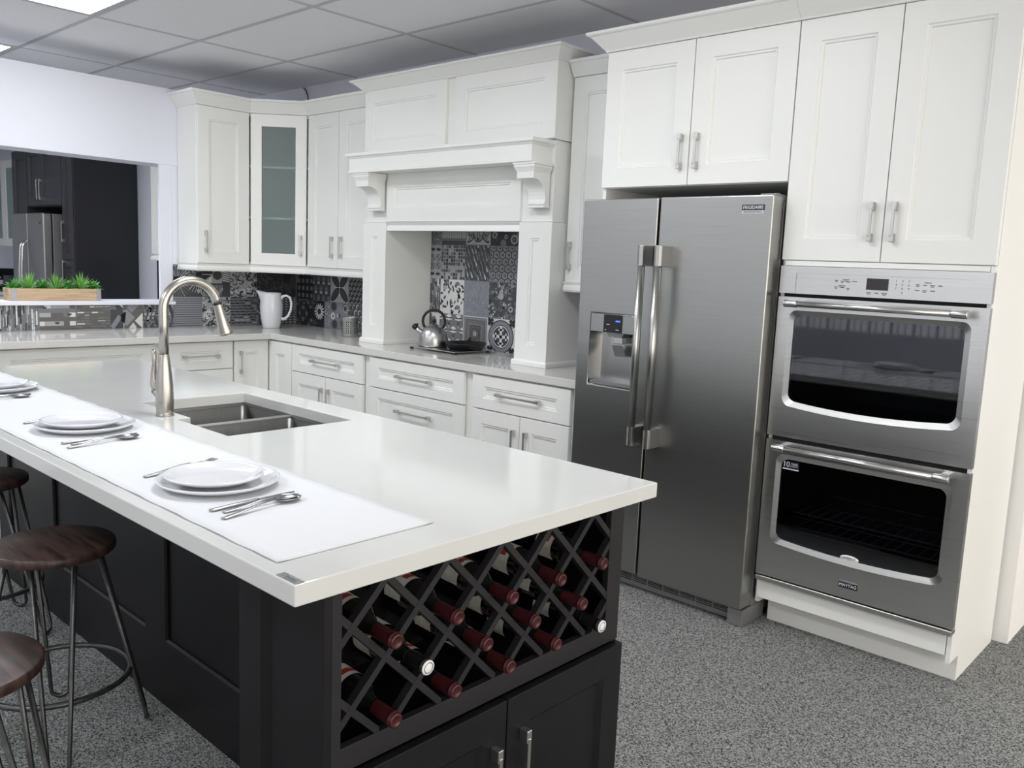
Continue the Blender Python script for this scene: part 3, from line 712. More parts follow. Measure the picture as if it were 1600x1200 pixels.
# mantel shelf
mb = MB(); mb.box(1.432, 2.958, -.548, -.385, 1.985, 2.078)
sweep(mb, [(1.432, -.386), (1.432, -.548), (2.958, -.548), (2.958, -.386)], [(-.005, 2.068), (.004, 2.068), (.010, 2.076), (.020, 2.082), (.020, 2.100), (-.005, 2.100)])
mb.box(1.425, 2.965, -.55, -.385, 2.082, 2.1)
sweep(mb, [(1.432, -.386), (1.432, -.548), (2.958, -.548), (2.958, -.386)], [(-.005, 1.981), (.006, 1.981), (.006, 1.99), (.002, 1.996), (-.005, 1.996)])
mb.build('mantel_shelf', WHITE, H)
def corbel(x0, x1):
    mb = MB()
    pr = [(-.398, 1.985), (-.398, 1.765), (-.424, 1.765), (-.440, 1.775), (-.432, 1.787), (-.430, 1.80)]
    for k in range(9):
        a = k/8*PI/2; pr.append((-.430-.085*(1-math.cos(a)), 1.80+.098*math.sin(a)))
    pr += [(-.528, 1.900), (-.528, 1.946), (-.528, 1.985)]
    mb.prism(pr, 'x', x0+.012, x1-.012)
    sweep(mb, [(x0+.012, -.398), (x0+.012, -.528), (x1-.012, -.528), (x1-.012, -.398)], [(-.003, 1.935), (.002, 1.935), (.006, 1.945), (.013, 1.957), (.013, 1.967), (.018, 1.970), (.018, 1.981), (-.003, 1.981)])
    mb.box(x0+.006, x1-.006, -.446, -.398, 1.757, 1.768)
    return mb
corbel(1.462, 1.612).build('corbel', WHITE, H); corbel(2.832, 2.972).build('corbel', WHITE, H)
# upper box with two framed doors
mb = MB(); mb.box(1.402, 2.989, -.392, -.01, 2.108, 2.50); mb.build('upper_box', WHITE, H, .001)
TH = FY(-.392)
for u0, u1 in ((1.402, 2.157), (2.231, 2.989)): shaker(TH, u0, u1, 2.112, 2.499, .018, .083, .078).build('door', WHITE, H)
mb = MB(); sweep(mb, [(1.402, -.01), (1.402, -.41), (2.989, -.41), (2.989, -.01)], crown_prof(2.499, 2.562, .075)); mb.build('crown_moulding', WHITE, H)

# ------------------------------------------------------------------ refrigerator surround and oven tower
F = thing('refrigerator_surround_cabinet', 'white two door cabinet above the refrigerator with crown', 'cabinet', (3.92, -.3, 1.82))
mb = MB(); mb.box(3.466, 4.376, -.604, -.02, 1.822, 2.424); mb.build('body', WHITE, F)
mb = MB(); mb.box(3.466, 3.484, -.606, -.02, ZC+.003, 1.822); mb.build('side_panel', WHITE, F)
TF = FY(-.604)
door(F, TF, 3.468, 3.920, 1.824, 2.422, 3.884, 1.963, .14); door(F, TF, 3.924, 4.376, 1.824, 2.422, 3.963, 1.963, .14)
mb = MB(); sweep(mb, [(3.466, -.02), (3.466, -.624), (4.379, -.624)], crown_prof(2.424, 2.505, .075)); mb.build('crown_moulding', WHITE, F)
O = thing('oven_tower_cabinet', 'tall white cabinet tower holding the double wall oven', 'cabinet', (4.76, -.3, 0))
mb = MB()
mb.box(4.379, 4.396, -.604, -.02, .10, 2.424); mb.box(5.128, 5.145, -.603, -.02, .10, 2.424); mb.box(5.130, 5.145, -.624, -.603, .10, 1.517); mb.box(4.396, 5.128, -.03, -.02, .10, 2.424)
mb.box(4.396, 5.128, -.603, -.03, 1.502, 2.424); mb.box(4.396, 5.128, -.604, -.03, .13, .20)
mb.build('body', WHITE, O)
mb = MB(); mb.box(4.396, 5.128, -.624, -.604, 1.498, 1.517); mb.build('top_rail', WHITE, O)
mb = MB(); mb.box(4.392, 5.126, -.624, -.604, .127, .206); mb.build('bottom_rail', WHITE, O, .001)
mb = MB(); mb.box(4.398, 5.1448, -.515, -.022, 0, .0995); mb.build('toe_kick', WHITE, O)
door(O, TF, 4.381, 4.758, 1.520, 2.422, 4.719, 1.665, .135, stile=.083); door(O, TF, 4.762, 5.143, 1.520, 2.422, 4.799, 1.665, .135, stile=.08)
mb = MB(); sweep(mb, [(4.380, -.624), (5.145, -.624), (5.145, -.02)], crown_prof(2.424, 2.505, .075)); mb.build('crown_moulding', WHITE, O)

# ------------------------------------------------------------------ double wall oven
V = thing('double_wall_oven', 'stainless steel double wall oven with two glass doors', 'oven', (4.768, -.3, .205))
mb = MB()
cells(mb, [4.40, 4.452, 5.083, 5.126], [.22, .40-.03, .74, .945, 1.315, 1.494], lambda u, v, w: (u, -w, v), .600, .6145, lambda i, j: i == 1 and j in (1, 3)); mb.build('backing_frame', GASKET, V)
def oven_front(x0, x1, z0, z1, gx0, gx1, gz0, gz1, bow, y0=-.615, y1=-.645):
    """door skin with a rounded window whose lower edge bows down; returns skin, rim, glass"""
    def win(e):
        pts = rrect(gx0-e, gx1+e, gz0-e, gz1+e, .03+e, 8); out = []
        for k, (x, z) in enumerate(pts):
            pass
        # densify the straight edges
        dens = []
        for k in range(len(pts)):
            a, b = pts[k], pts[(k+1) % len(pts)]; n = max(1, int(math.hypot(b[0]-a[0], b[1]-a[1])/.04))
            dens += [(a[0]+(b[0]-a[0])*q/n, a[1]+(b[1]-a[1])*q/n) for q in range(n)]
        mid = (gx0+gx1)/2; hw = (gx1-gx0)/2
        for x, z in dens:
            s = max(0, 1-((x-mid)/hw)**2); lowf = max(0, min(1, ((gz0+gz1)/2-z)/((gz1-gz0)/2)))
            out.append((x, z-bow*s*lowf))
        return out
    w0 = win(0); n = len(w0)
    w1 = []
    e = .020
    cx, cz = (gx0+gx1)/2, (gz0+gz1)/2
    for x, z in w0: w1.append((cx+(x-cx)*(1+e/((gx1-gx0)/2)), cz+(z-cz)*(1+e/((gz1-gz0)/2))))
    outer = []
    for x, z in w1:
        dx, dz = x-cx, z-cz
        tx = ((x1-cx) if dx > 0 else (x0-cx))/dx if abs(dx) > 1e-6 else 1e9
        tz = ((z1-cz) if dz > 0 else (z0-cz))/dz if abs(dz) > 1e-6 else 1e9
        k = min(tx, tz); outer.append((cx+dx*k, cz+dz*k))
    # snap the outer samples nearest the corners onto the corners
    for c in ((x0, z0), (x1, z0), (x1, z1), (x0, z1)):
        i = min(range(n), key=lambda q: (outer[q][0]-c[0])**2+(outer[q][1]-c[1])**2); outer[i] = c
    mb = MB()
    L = lambda pts, y: [(p[0], y, p[1]) for p in pts]
    mb.grid([L(outer, y0), L(outer, y1), L(w1, y1), L(w0, y1+.008), L(w0, y0)], 0, False); mb.grid([L(w0, y0), L(outer, y0)], 0, False)
    gl = MB(); gl.grid([L(w0, y1+.010), L(w0, y1+.013)], 0, False, True, True, True)
    return mb, gl
def oven_handle(parent, z):
    x0, x1 = 4.447, 5.098
    mb = MB(); mb.tube([(x0+.04, -.712, z), (x1-.04, -.712, z)], .0115, 20); h = mb.build('handle', CHROME, parent)
    for a, b in ((x0, x0+.052), (x1-.052, x1)):
        mb = MB()
        mb.lathe([(.008, 0), (.0145, .0015), (.0145, b-a-.0015), (.0115, b-a)], (a, -.712, z), 20, axis=(1, 0, 0), cap0=True, cap1=True)
        mb.box((a+b)/2-.014, (a+b)/2+.014, -.705, -.644, z-.009, z+.009)
        mb.build('handle_end', CHROME, h, .001)
def oven_door(z0, z1, gz0, gz1, bow, hz, racks):
    sk, gl = oven_front(4.391, 5.147, z0, z1, 4.459, 5.077, gz0, gz1, bow)
    d = sk.build('oven_door', STEELO, V)
    gl.build('glass_pane', OGLASS, d)
    oven_handle(d, hz)
    mb = MB(); x0, x1, y0, y1 = 4.45, 5.085, -.612, -.08; za, zb = gz0-.05, gz1+.02
    mb.face([(x0, y1, za), (x1, y1, za), (x1, y1, zb), (x0, y1, zb)]); mb.face([(x0, y0, za), (x1, y0, za), (x1, y1, za), (x0, y1, za)]); mb.face([(x0, y0, zb), (x1, y0, zb), (x1, y1, zb), (x0, y1, zb)])
    mb.face([(x0, y0, za), (x0, y1, za), (x0, y1, zb), (x0, y0, zb)]); mb.face([(x1, y0, za), (x1, y1, za), (x1, y1, zb), (x1, y0, zb)]); mb.build('oven_cavity', CAVITY, V)
    for zr_ in racks:
        mb = MB(); mb.tube([(4.465, -.50, zr_), (5.07, -.50, zr_)], .0032, 6); mb.tube([(4.465, -.12, zr_), (5.07, -.12, zr_)], .003, 6); mb.tube([(4.465, -.5, zr_-.018), (5.07, -.5, zr_-.018)], .002, 6)
        for k in range(14): mb.tube([(4.485+k*.0435, -.505, zr_+.002), (4.485+k*.0435, -.12, zr_+.002)], .0018, 6)
        mb.build('oven_rack', RACK, V)
    return d
oven_door(.820, 1.376, .968, 1.305, .018, 1.352, (1.06,))
dl = oven_door(.236, .803, .402, .731, .016, .784, (.485, .425))
# control panel
mb = MB()
cells(mb, [4.391, 4.455, 5.079, 5.147], [1.390, 1.391, 1.470, 1.496], lambda u, v, w: (u, -w, v), .615, .645, lambda i, j: i == 1 and j == 1)
mb.face([(4.455, -.640, 1.391), (5.079, -.640, 1.391), (5.079, -.640, 1.470), (4.455, -.640, 1.470)])
pn = mb.build('control_panel', STEELO, V)
box('display', DISPLAY, pn, 4.727, 4.805, -.6425, -.639, 1.418, 1.460)
mk = MB()
rn = random.Random(3)
for r, zz in enumerate((1.447, 1.436)):
    pass
for x, z, w in [(4.650, 1.451, .024), (4.614, 1.447, .012), (4.636, 1.445, .012), (4.660, 1.443, .014), (4.682, 1.446, .018), (4.636, 1.428, .026), (4.614, 1.423, .014), (4.638, 1.422, .014), (4.660, 1.419, .012),
                (4.737, 1.408, .018), (4.765, 1.407, .016), (4.793, 1.407, .02), (4.940, 1.452, .024), (4.906, 1.444, .014), (4.930, 1.443, .014), (4.955, 1.443, .016), (4.981, 1.443, .014), (4.906, 1.424, .016), (4.930, 1.424, .016), (4.957, 1.424, .016)]:
    mk.box(x-w/2, x+w/2, -.6404, -.6398, z-.0016, z+.0016)
    if rn.random() < .6: mk.box(x-w*.35, x+w*.35, -.6404, -.6398, z-.0065, z-.0038)
mk.build('button_marks', INK, pn)
for k, ch in enumerate('123456789'): text(ch, .011, MY(4.832+(k % 3)*.022, -.6402, 1.454-(k//3)*.0135), INK, pn)
text('0', .011, MY(4.854, -.6402, 1.4125), INK, pn)
box('bottom_trim', STEELO, V, 4.393, 5.146, -.652, -.60, .211, .231, bevel=.003)
b = box('brand_badge', NAVY, dl, 4.735, 4.806, -.6475, -.644, .278, .300); text('MAYTAG', .0165, MY(4.7705, -.6478, .289), TXTW, b)
mb = MB(); mb.box(4.735, 4.806, -.6485, -.644, .300, .304); mb.build('badge_edge', CHROME, b)
mb = MB(); mb.lathe([(.0, .0), (.036, 0), (.036, .0012), (0, .0012)], (4.762, -.6352, .392), 32, axis=(0, -1, 0)); s = mb.build('oval_sticker', CAPW, dl)
s.data.transform(Matrix.Translation((0, 0, (.392-world_of(s).z)*(1-.36))) @ Matrix.Diagonal((1, 1, .36, 1))); 
text('AMERICA', .0115, MY(4.762, -.6368, .394), INK, s); text('MADE IN', .004, MY(4.762, -.6368, .386), INK, s)
b = box('warranty_sticker', NAVY, dl, 4.465, 4.531, -.6356, -.635, .690, .724)
text('10', .030, MY(4.479, -.636, .710), TXTW, b); text('YEAR', .012, MY(4.512, -.636, .714), TXTW, b); text('WARRANTY', .006, MY(4.512, -.636, .705), TXTW, b)
box('sticker_rule', TXTW, b, 4.465, 4.531, -.6362, -.6356, .690, .695)

# ------------------------------------------------------------------ refrigerator
R = thing('refrigerator', 'stainless steel side by side refrigerator with ice and water dispenser', 'refrigerator', (3.906, -.36, 0))
mb = MB(); mb.box(3.450, 4.368, -.612, -.03, .03, 1.745); mb.build('body', SIDEGREY, R, .004)
mb = MB()
hx0, hx1, hz0, hz1 = 3.518, 3.766, .924, 1.252
cells(mb, [3.443, hx0, hx1, 3.846], [.085, hz0, hz1, 1.764], lambda u, v, w: (u, -w, v), .625, .7144, lambda i, j: i == 1 and j == 1)
dL = mb.build('freezer_door', STEEL, R, .006, seg=3)
mb = MB(); mb.box(3.857, 4.371, -.7144, -.625, .081, 1.766); dR = mb.build('fresh_food_door', STEEL, R, .006, seg=3)
# dispenser: sloped recess, control strip, nozzle and paddle
mb = MB()
x0, x1, z0, z1 = hx0, hx1, hz0, hz1
mb.grid([[(x0, -.713, z0), (x1, -.713, z0), (x1, -.713, z1), (x0, -.713, z1)], [(x0+.012, -.632, z0+.018), (x1-.012, -.632, z0+.018), (x1-.012, -.632, z1), (x0+.012, -.632, z1)]], 0, False, True, False, True)
ds = mb.build('dispenser_recess', CHROME, dL)
mb = MB(); sweep(mb, [(0, 0), (1, 0)], [(0, 0), (0, 0), (0, 0)]) if False else None
mb.tube([(x0, -.7155, z0), (x1, -.7155, z0), (x1, -.7155, z1), (x0, -.7155, z1)], .0028, 6, closed=True); mb.build('dispenser_bezel', CHROME, dL)
box('dispenser_panel', STEEL, dL, x0+.003, x1-.003, -.7165, -.64, 1.170, z1-.003, bevel=.001)
dp = box('dispenser_display', BLACK, dL, 3.595, 3.698, -.7178, -.71, 1.170, z1-.003)
box('display_readout', BLUELED, dp, 3.662, 3.686, -.7186, -.7176, 1.220, 1.226)
mb = MB()
for xx, zz, w in ((3.620, 1.206, .016), (3.672, 1.184, .016), (3.607, 1.181, .006)): mb.box(xx-w/2, xx+w/2, -.7184, -.7176, zz-.0015, zz+.0015)
mb.build('display_marks', LABELW, dp)
mb = MB(); mb.prism([(3.60, 1.170), (3.70, 1.170), (3.685, 1.150), (3.615, 1.150)], 'y', -.70, -.64); mb.build('dispenser_housing', SIDEGREY, dL)
mb = MB(); mb.box(3.632, 3.682, -.688, -.655, 1.118, 1.150); mb.build('nozzle', CHROME, dL, .003)
mb = MB(); mb.prism([(-.69, 1.108), (-.684, 1.112), (-.655, 1.062), (-.662, 1.058)], 'x', 3.628, 3.684); mb.build('paddle', CHROME, dL, .001)
box('drip_tray', SIDEGREY, dL, x0+.01, x1-.01, -.712, -.634, z0+.004, z0+.02)
def fridge_handle(parent, x):
    mb = MB(); mb.grid([[(x+a, -.789+b, z) for a, b in [(.0155*math.cos(2*PI*k/24), .020*math.sin(2*PI*k/24)) for k in range(24)]] for z in (.775, 1.475)], 0, True, True, True, True); h = mb.build('handle', BARST, parent)
    for z0, z1 in ((.692, .776), (1.474, 1.560)):
        mb = MB(); mb.prism([(x+q[0], q[1]) for q in [(-.017, -.79), (-.013, -.802), (0, -.808), (.013, -.802), (.017, -.79), (.017, -.713), (-.017, -.713)]], 'z', z0, z1); mb.build('handle_bracket', BARST, h, .0015)
fridge_handle(dL, 3.828); fridge_handle(dR, 3.912)
b = box('brand_badge', NAVY, dR, 4.240, 4.336, -.7162, -.714, 1.706, 1.728); text('FRIGIDAIRE', .0185, MY(4.288, -.7166, 1.717), TXTW, b, sx=.92)
b = box('brand_subplate', CHROME, dR, 4.240, 4.336, -.7158, -.714, 1.693, 1.706); text('PROFESSIONAL', .0085, MY(4.288, -.7161, 1.6995), INK, b, sx=1.35)
mb = MB(); mb.box(4.30, 4.366, -.69, -.60, 1.745, 1.772); mb.lathe([(.014, 0), (.014, .03)], (4.352, -.655, 1.745), 16, cap1=True); mb.build('hinge_cover', SIDEGREY, R, .003)
mb = MB(); mb.box(3.455, 4.30, -.655, -.61, .008, .03)
for k in range(5): mb.box(3.455, 4.30, -.652, -.62, .034+k*.0085, .038+k*.0085)
for k in range(11): mb.box(3.455+k*.0838, 3.461+k*.0838, -.654, -.62, .03, .076)
mb.build('base_grille', SIDEGREY, R)
mb = MB(); mb.box(4.302, 4.371, -.692, -.50, 0.001, .074); mb.build('foot', SIDEGREY, R, .003)
mb = MB(); mb.box(3.448, 3.52, -.692, -.50, 0.001, .074); mb.build('foot', SIDEGREY, R, .003)

# ------------------------------------------------------------------ island
IX0, IX1, IY0, IY1, IZ = 1.712, 4.7563, -3.092, -2.0124, .9152
mb = MB()
cells(mb, [IX0, 2.92, 3.29, 3.62, IX1], [IY0, -2.583, -2.535, -2.13, IY1], lambda x, y, w: (x, y, w), IZ-.039, IZ, lambda i, j: (i == 2 and j in (1, 2)) or (i == 1 and j == 2))
W = mb.build('island_worktop', QUARTZ, None, .003); tag(W, 'white quartz island worktop with an undermount sink cutout', 'countertop')
mb = MB(); mb.prism([(4.694, -3.0885), (4.7535, -3.0885), (4.7535, -3.071), (4.694, -3.071)], 'z', IZ-.001, IZ+.0012); bd = mb.build('metal_badge', mat('badge_pewter', (.22, .22, .225), .45, .3), W)
mb = MB(); mb.lathe([(.0045, 0), (.0056, 0)], (4.7055, -3.079, IZ+.0015), 20)
for k in range(7): mb.box(4.7135+k*.0045, 4.7160+k*.0045, -3.0825+(k % 2)*.001, -3.0765-(k % 3)*.001, IZ+.0012, IZ+.0016)
for k in range(12): mb.box(4.7135+k*.003, 4.7152+k*.003, -3.0858, -3.0845, IZ+.0012, IZ+.0016)
mb.build('badge_marks', INK, bd)
I = thing('island_cabinet', 'dark espresso island base with recessed panels on the seating side', 'cabinet', (3.1, -2.35, 0))
TI = FY(-2.668)
mb = MB()
ex = [1.80, 1.93, 2.32, 2.45, 3.25, 3.395, 4.28, 4.40]
cells(mb, ex, [0, .222, .80, IZ-.041], lambda u, v, w: (u, -w, v), 2.662, 2.68, lambda i, j: j == 1 and i in (1, 3, 5))
for a, b in ((1.93, 2.32), (2.45, 3.25), (3.395, 4.28)):
    mb.box(a, b, -2.668, -2.662, .222, .80)
    c = [(a, .222), (b, .222), (b, .80), (a, .80)]
    mb.grid([[(u, -2.68, v) for u, v in c], [(u+(.007 if u == a else -.007), -2.674, v+(.007 if v < .5 else -.007)) for u, v in c], [(u+(.007 if u == a else -.007), -2.668, v+(.007 if v < .5 else -.007)) for u, v in c]], 0, False)
mb.build('seating_panel', ESP, I)
mb = MB(); mb.box(1.80, 4.40, -2.10, -2.082, .10, IZ-.041); mb.build('back_panel', ESP, I)
for k in range(4): shaker(lambda u, w, z: (u, -2.082+w, z), 1.82+k*.64, 2.44+k*.64, .12, .86, .02, .07).build('door', ESP, I)
mb = MB(); mb.box(1.80, 1.818, -2.662, -2.10, 0, IZ-.041); mb.build('end_panel', ESP, I)
mb = MB(); mb.box(1.82, 4.40, -2.66, -2.102, .05, .07); mb.box(1.82, 4.40, -2.15, -2.14, 0, .05); mb.build('bottom_board', ESP, I)

# wine rack end cabinet
WX = 4.70; WY0, WY1 = -2.976, -2.072
K = thing('wine_rack_cabinet', 'dark island end cabinet with diamond wine lattice above two doors', 'cabinet', (4.55, -2.52, 0))
mb = MB(); mb.box(4.402, 4.42, WY0, WY1, 0, IZ-.041); mb.box(4.42, 4.696, WY1-.018, WY1, 0, IZ-.041); mb.box(4.42, 4.696, WY0, WY0+.018, 0, IZ-.041); mb.box(4.42, 4.69, WY0+.018, WY1-.018, .505, .523); mb.box(4.42, 4.69, WY0+.018, WY1-.018, .05, .068); mb.build('body', ESP, K)
pr = shaker(FY(-2.978), 4.408, 4.702, -.10, IZ-.041, .018, .083, .022, bead=False); pr.build('side_panel', ESP, K)
mb = MB(); T = lambda u, v, w: (w, u, v)
cells(mb, [WY0, -2.954, -2.128, WY1], [.492, .542, .868, IZ-.041], T, 4.682, WX, lambda i, j: i == 1 and j == 1); mb.build('rack_frame', ESP2, K, .001)
mb = MB(); y0, y1, z0, z1 = -2.954, -2.128, .542, .868
def slat(c, sgn):      # line z = sgn*(y) + c clipped to the opening, drawn as a deep strip
    pts = []
    ya, yb = y0, y1
    if sgn > 0: ya, yb = max(y0, z0-c), min(y1, z1-c)
    else: ya, yb = max(y0, c-z1), min(y1, c-z0)
    if yb-ya < .01: return
    za, zb = sgn*ya+c, sgn*yb+c
    h = .0072*1.414
    xa, xb = (xl, xl+.018) if sgn > 0 else (xl+.0005, xl+.0175)
    mb.grid([[(xa, ya, za-h), (xa, yb, zb-h), (xa, yb, zb+h), (xa, ya, za+h)], [(xb, ya, za-h), (xb, yb, zb-h), (xb, yb, zb+h), (xb, ya, za+h)]], 0, False, True, True, True)
for xl, k in [(4.681, k) for k in range(-8, 14)]:
    slat(.61+2.93+.163*(k-4), 1)
    slat(.61-2.93+.163*k, -1)
mb.build('lattice', ESP2, K)
mb = MB()
for zz, yy in [(z, y) for z in (.53, .61, .69) for y in [-2.93+.163*q+(.0815 if z == .61 else 0) for q in range(6)]]:      # pairs of thin rails that carry the bottle bodies
    for sg in (-1, 1):
        if y0+.03 < yy+sg*.03 < y1-.03: mb.box(4.45, 4.456, yy+sg*.03-.003, yy+sg*.03+.003, zz+.08-.062, zz+.08-.054)
mb.build('bottle_rest', ESP, K)
TW = FX(4.698)
door(K, TW, WY0+.004, -2.5145, .075, .487, -2.556, .325, .13, True, .075, m=ESP, hm=SATIN, t=.022, bead=False)
door(K, TW, -2.5105, WY1-.002, .075, .487, -2.462, .335, .13, True, .075, m=ESP, hm=SATIN, t=.022, bead=False)
mb = MB(); mb.box(4.42, 4.66, WY0+.02, WY1-.02, 0, .07); mb.build('toe_kick', ESP, K)

# bottles: one of each kind, then copies
def bottle_proto(cap_m, lab_red, cap='foil_capsule'):
    t = thing('wine_bottle', '', 'bottle', (0, 0, 0), 'wine bottles in the island rack')
    mb = MB(); mb.lathe([(0, .004), (.030, .001), (.036, .004), (.0372, .010), (.0372, .175), (.034, .195), (.024, .212), (.0165, .226), (.0145, .24), (.0142, .30)], n=28); mb.build('glass_body', BOTTLE, t, local=True)
    mb = MB()
    prof = [(.0151, .243), (.0153, .292), (.0153, .294), (.0166, .2945), (.0166, .3005), (.0153, .301), (.0155, .305), (.0145, .3075), (.010, .3082), (.0095, .3074), (0, .3074)]
    mb.lathe(prof, n=24); mb.build(cap, cap_m, t, local=True)
    mb = MB(); n = 20
    mb.grid([[(.0376*math.cos(a), .0376*math.sin(a), z) for a in [(-1.9+3.8*k/n) for k in range(n+1)]] for z in (.108, .162)], 0, True, False)
    lb = mb.build('paper_label', LABELW, t, local=True)  # label cut short so its deep end stays dark, standing in for rack shade
    mb = MB(); mb.grid([[(.0378*math.cos(a), .0378*math.sin(a), z) for a in [(-.5+1.*k/8) for k in range(9)]] for z in (.134, .150)], 0, True, False)
    mb.build('label_crest', LABELR if lab_red else INK, lb, local=True)
    return t
pr_red = bottle_proto(BURG, True)
pr_white = bottle_proto(mat('black_capsule', (.008, .008, .008), .3), False)
mb = MB(); mb.lathe([(.0, .3082), (.0148, .3079), (.0156, .3055), (.0156, .3052)], n=24); mb.build('cap_disc', CAPW, pr_white, local=True)
mb = MB(); mb.lathe([(.0153, .2465), (.0154, .2475), (.0153, .2485)], n=24); mb.build('capsule_band', SATIN, pr_white, local=True)
# (cell z, cell y, white?)
bl = [(.77, -2.8485, 0), (.77, -2.6855, 0), (.77, -2.5225, 0), (.77, -2.3595, 0), (.77, -2.1965, 0),
      (.69, -2.767, 1), (.69, -2.604, 0), (.69, -2.441, 0), (.69, -2.278, 0),
      (.61, -2.8485, 0), (.61, -2.6855, 0), (.61, -2.5225, 0), (.61, -2.3595, 0), (.61, -2.1965, 1)]
ORD = ['first', 'second', 'third', 'fourth', 'fifth']
cnt = {}; used = {0: False, 1: False}
for z, y, wh in bl:
    src = pr_white if wh else pr_red
    o = src if not used[wh] else copy_tree(src); used[wh] = True
    row = {.77: 'top', .69: 'middle', .61: 'bottom'}[z]; k = cnt.get(row, 0); cnt[row] = k+1
    o['label'] = ('white capped' if wh else 'burgundy capped') + f' wine bottle, {ORD[k]} from the stools in the {row} row of the rack'
    a = Vector((4.433, y, z-.024)); b = Vector((4.728, y-.003, z-.034)); d = (b-a).normalized()
    roll = random.uniform(-.6, .6)
    # bottle local z along d, its label turned upward
    xa = Vector((0, math.sin(roll), math.cos(roll))); xa = (xa-d*xa.dot(d)).normalized(); ya = d.cross(xa)
    M = Matrix((xa, ya, d)).transposed().to_4x4(); M.translation = a+d*random.uniform(-.006, .004)
    o.matrix_world = M

# ------------------------------------------------------------------ sink and faucet
S = thing('double_bowl_sink', 'stainless undermount double bowl sink set into the island', 'sink', (3.25, -2.33, .70))
def bowl(x0, x1, y0, y1, zt, zb):
    mb = MB(); r = .022
    L = []
    for e, z in ((.0, zt), (0, zb+.03), (.004, zb+.012), (.014, zb+.003), (.03, zb)):
        L.append([(x, y, z) for x, y in rrect(x0+e, x1-e, y0+e, y1-e, r+e*.3, 6)])
    mb.grid(L, 0, True, True, False, True); return mb
for a in ((2.925, 3.222, -2.533, -2.128), (3.252, 3.622, -2.586, -2.128)):
    bw = bowl(*a, .866, .70).build('bowl', SINK_SHADE, S)
    sd = bw.modifiers.new('sheet', 'SOLIDIFY'); sd.thickness = .0012; sd.offset = 1
    mb = MB(); mb.lathe([(.0, .003), (.02, .003), (.034, .006), (.045, .002)], ((a[0]+a[1])/2, (a[2]+a[3])/2, .70), 24); mb.build('drain', CHROME, bw)
mb = MB(); mb.box(3.2225, 3.2515, -2.532, -2.129, .862, .8740); mb.build('divider', SINK_LIT, S, .003)
mb = MB(); cells(mb, [2.90, 2.925, 3.222, 3.252, 3.622, 3.645], [-2.61, -2.586, -2.533, -2.128, -2.105], lambda x, y, w: (x, y, w), .8665, .8755, lambda i, j: (i == 1 and j == 2) or (i == 3 and j in (1, 2)) or (i == 2 and j == 2)); mb.build('rim', SINK_LIT, S)
fx, fy = 3.212, -2.585
Fa = thing('kitchen_faucet', 'brushed nickel gooseneck pull-down faucet beside the sink', 'faucet', (fx, fy, IZ))
mb = MB(); mb.lathe([(.0, 0), (.029, 0), (.029, .005), (.0255, .008), (.0265, .012), (.0285, .045), (.0275, .10), (.023, .145), (.0185, .18), (.0165, .20), (.0153, .203), (.0, .203)], (fx, fy, IZ), 32); mb.build('body', NICKEL, Fa)
pts = [(fx, fy, IZ+.20), (fx, fy, IZ+.30)]
rr = .0945; cy, cz = fy+rr, IZ+.349
for k in range(25):
    a = PI-k/24*PI*.925; pts.append((fx, cy+rr*math.cos(a), cz+rr*math.sin(a)))
mb = MB(); mb.tube(pts, .0152, 20); mb.build('spout', NICKEL, Fa)
e = Vector(pts[-1]); dr = (Vector(pts[-1])-Vector(pts[-2])).normalized()
mb = MB(); mb.lathe([(.0152, 0), (.0158, .002), (.0158, .005), (.0152, .007)], e, 20, axis=dr); mb.build('collar', BLACK, Fa)
mb = MB(); mb.lathe([(.0152, .006), (.0160, .03), (.0185, .07), (.0235, .105), (.0245, .112), (.022, .114), (.018, .110), (0, .109)], e, 28, axis=dr); mb.build('spray_head', NICKEL, Fa)
mb = MB(); mb.tube([(fx-.015, fy-.002, IZ+.055), (fx-.052, fy-.006, IZ+.078)], .0155, 16)
hp = [(fx-.046, fy-.006, IZ+.074), (fx-.058, fy-.007, IZ+.095), (fx-.060, fy-.008, IZ+.13), (fx-.054, fy-.008, IZ+.17), (fx-.054, fy-.008, IZ+.20), (fx-.058, fy-.008, IZ+.215)]
mb.tube(hp, [.014, .013, .010, .0068, .0078, .005], 14); mb.build('lever', NICKEL, Fa)

# ------------------------------------------------------------------ table runner and settings
mb = MB()
nx, ny = 150, 12
def rz(i, j): return IZ+.0016+(.0018*abs(math.sin(i*.35))*(1 if j in (0, ny) else 0))
rows_ = []
for i in range(nx+1):
    x = 1.78+(4.648-1.78)*i/nx
    e0 = .0012*math.sin(i*.7)+.0010*math.sin(i*1.31)
    rows_.append([(x, -3.058+e0*.6+(-2.688+e0+3.058)*j/ny, rz(i, j)) for j in range(ny+1)])
mb.grid(rows_, 0, True, False)
o = mb.build('table_runner', CLOTH); tag(o, 'white cotton table runner laid along the seating edge of the island', 'table runner')
md = o.modifiers.new('thick', 'SOLIDIFY'); md.thickness = .0014; md.offset = 0
def plate(name, r, h, label, loc):
    mb = MB(); k = r/.138
    mb.lathe([(0, .003), (.080*k, .003), (.094*k, .0045), (.106*k, h*.36), (.118*k, h*.55), (.130*k, h*.85), (.1365*k, h+.0008), (.138*k, h), (.1375*k, h-.003), (.130*k, h*.62), (.116*k, h*.32), (.100*k, .0012), (.092*k, 0), (.086*k, 0), (.084*k, .001), (0, .001)], n=64)
    o = mb.build(name, PORC); o.location = loc
    return tag(o, label, 'plate', 'white plates on the island')
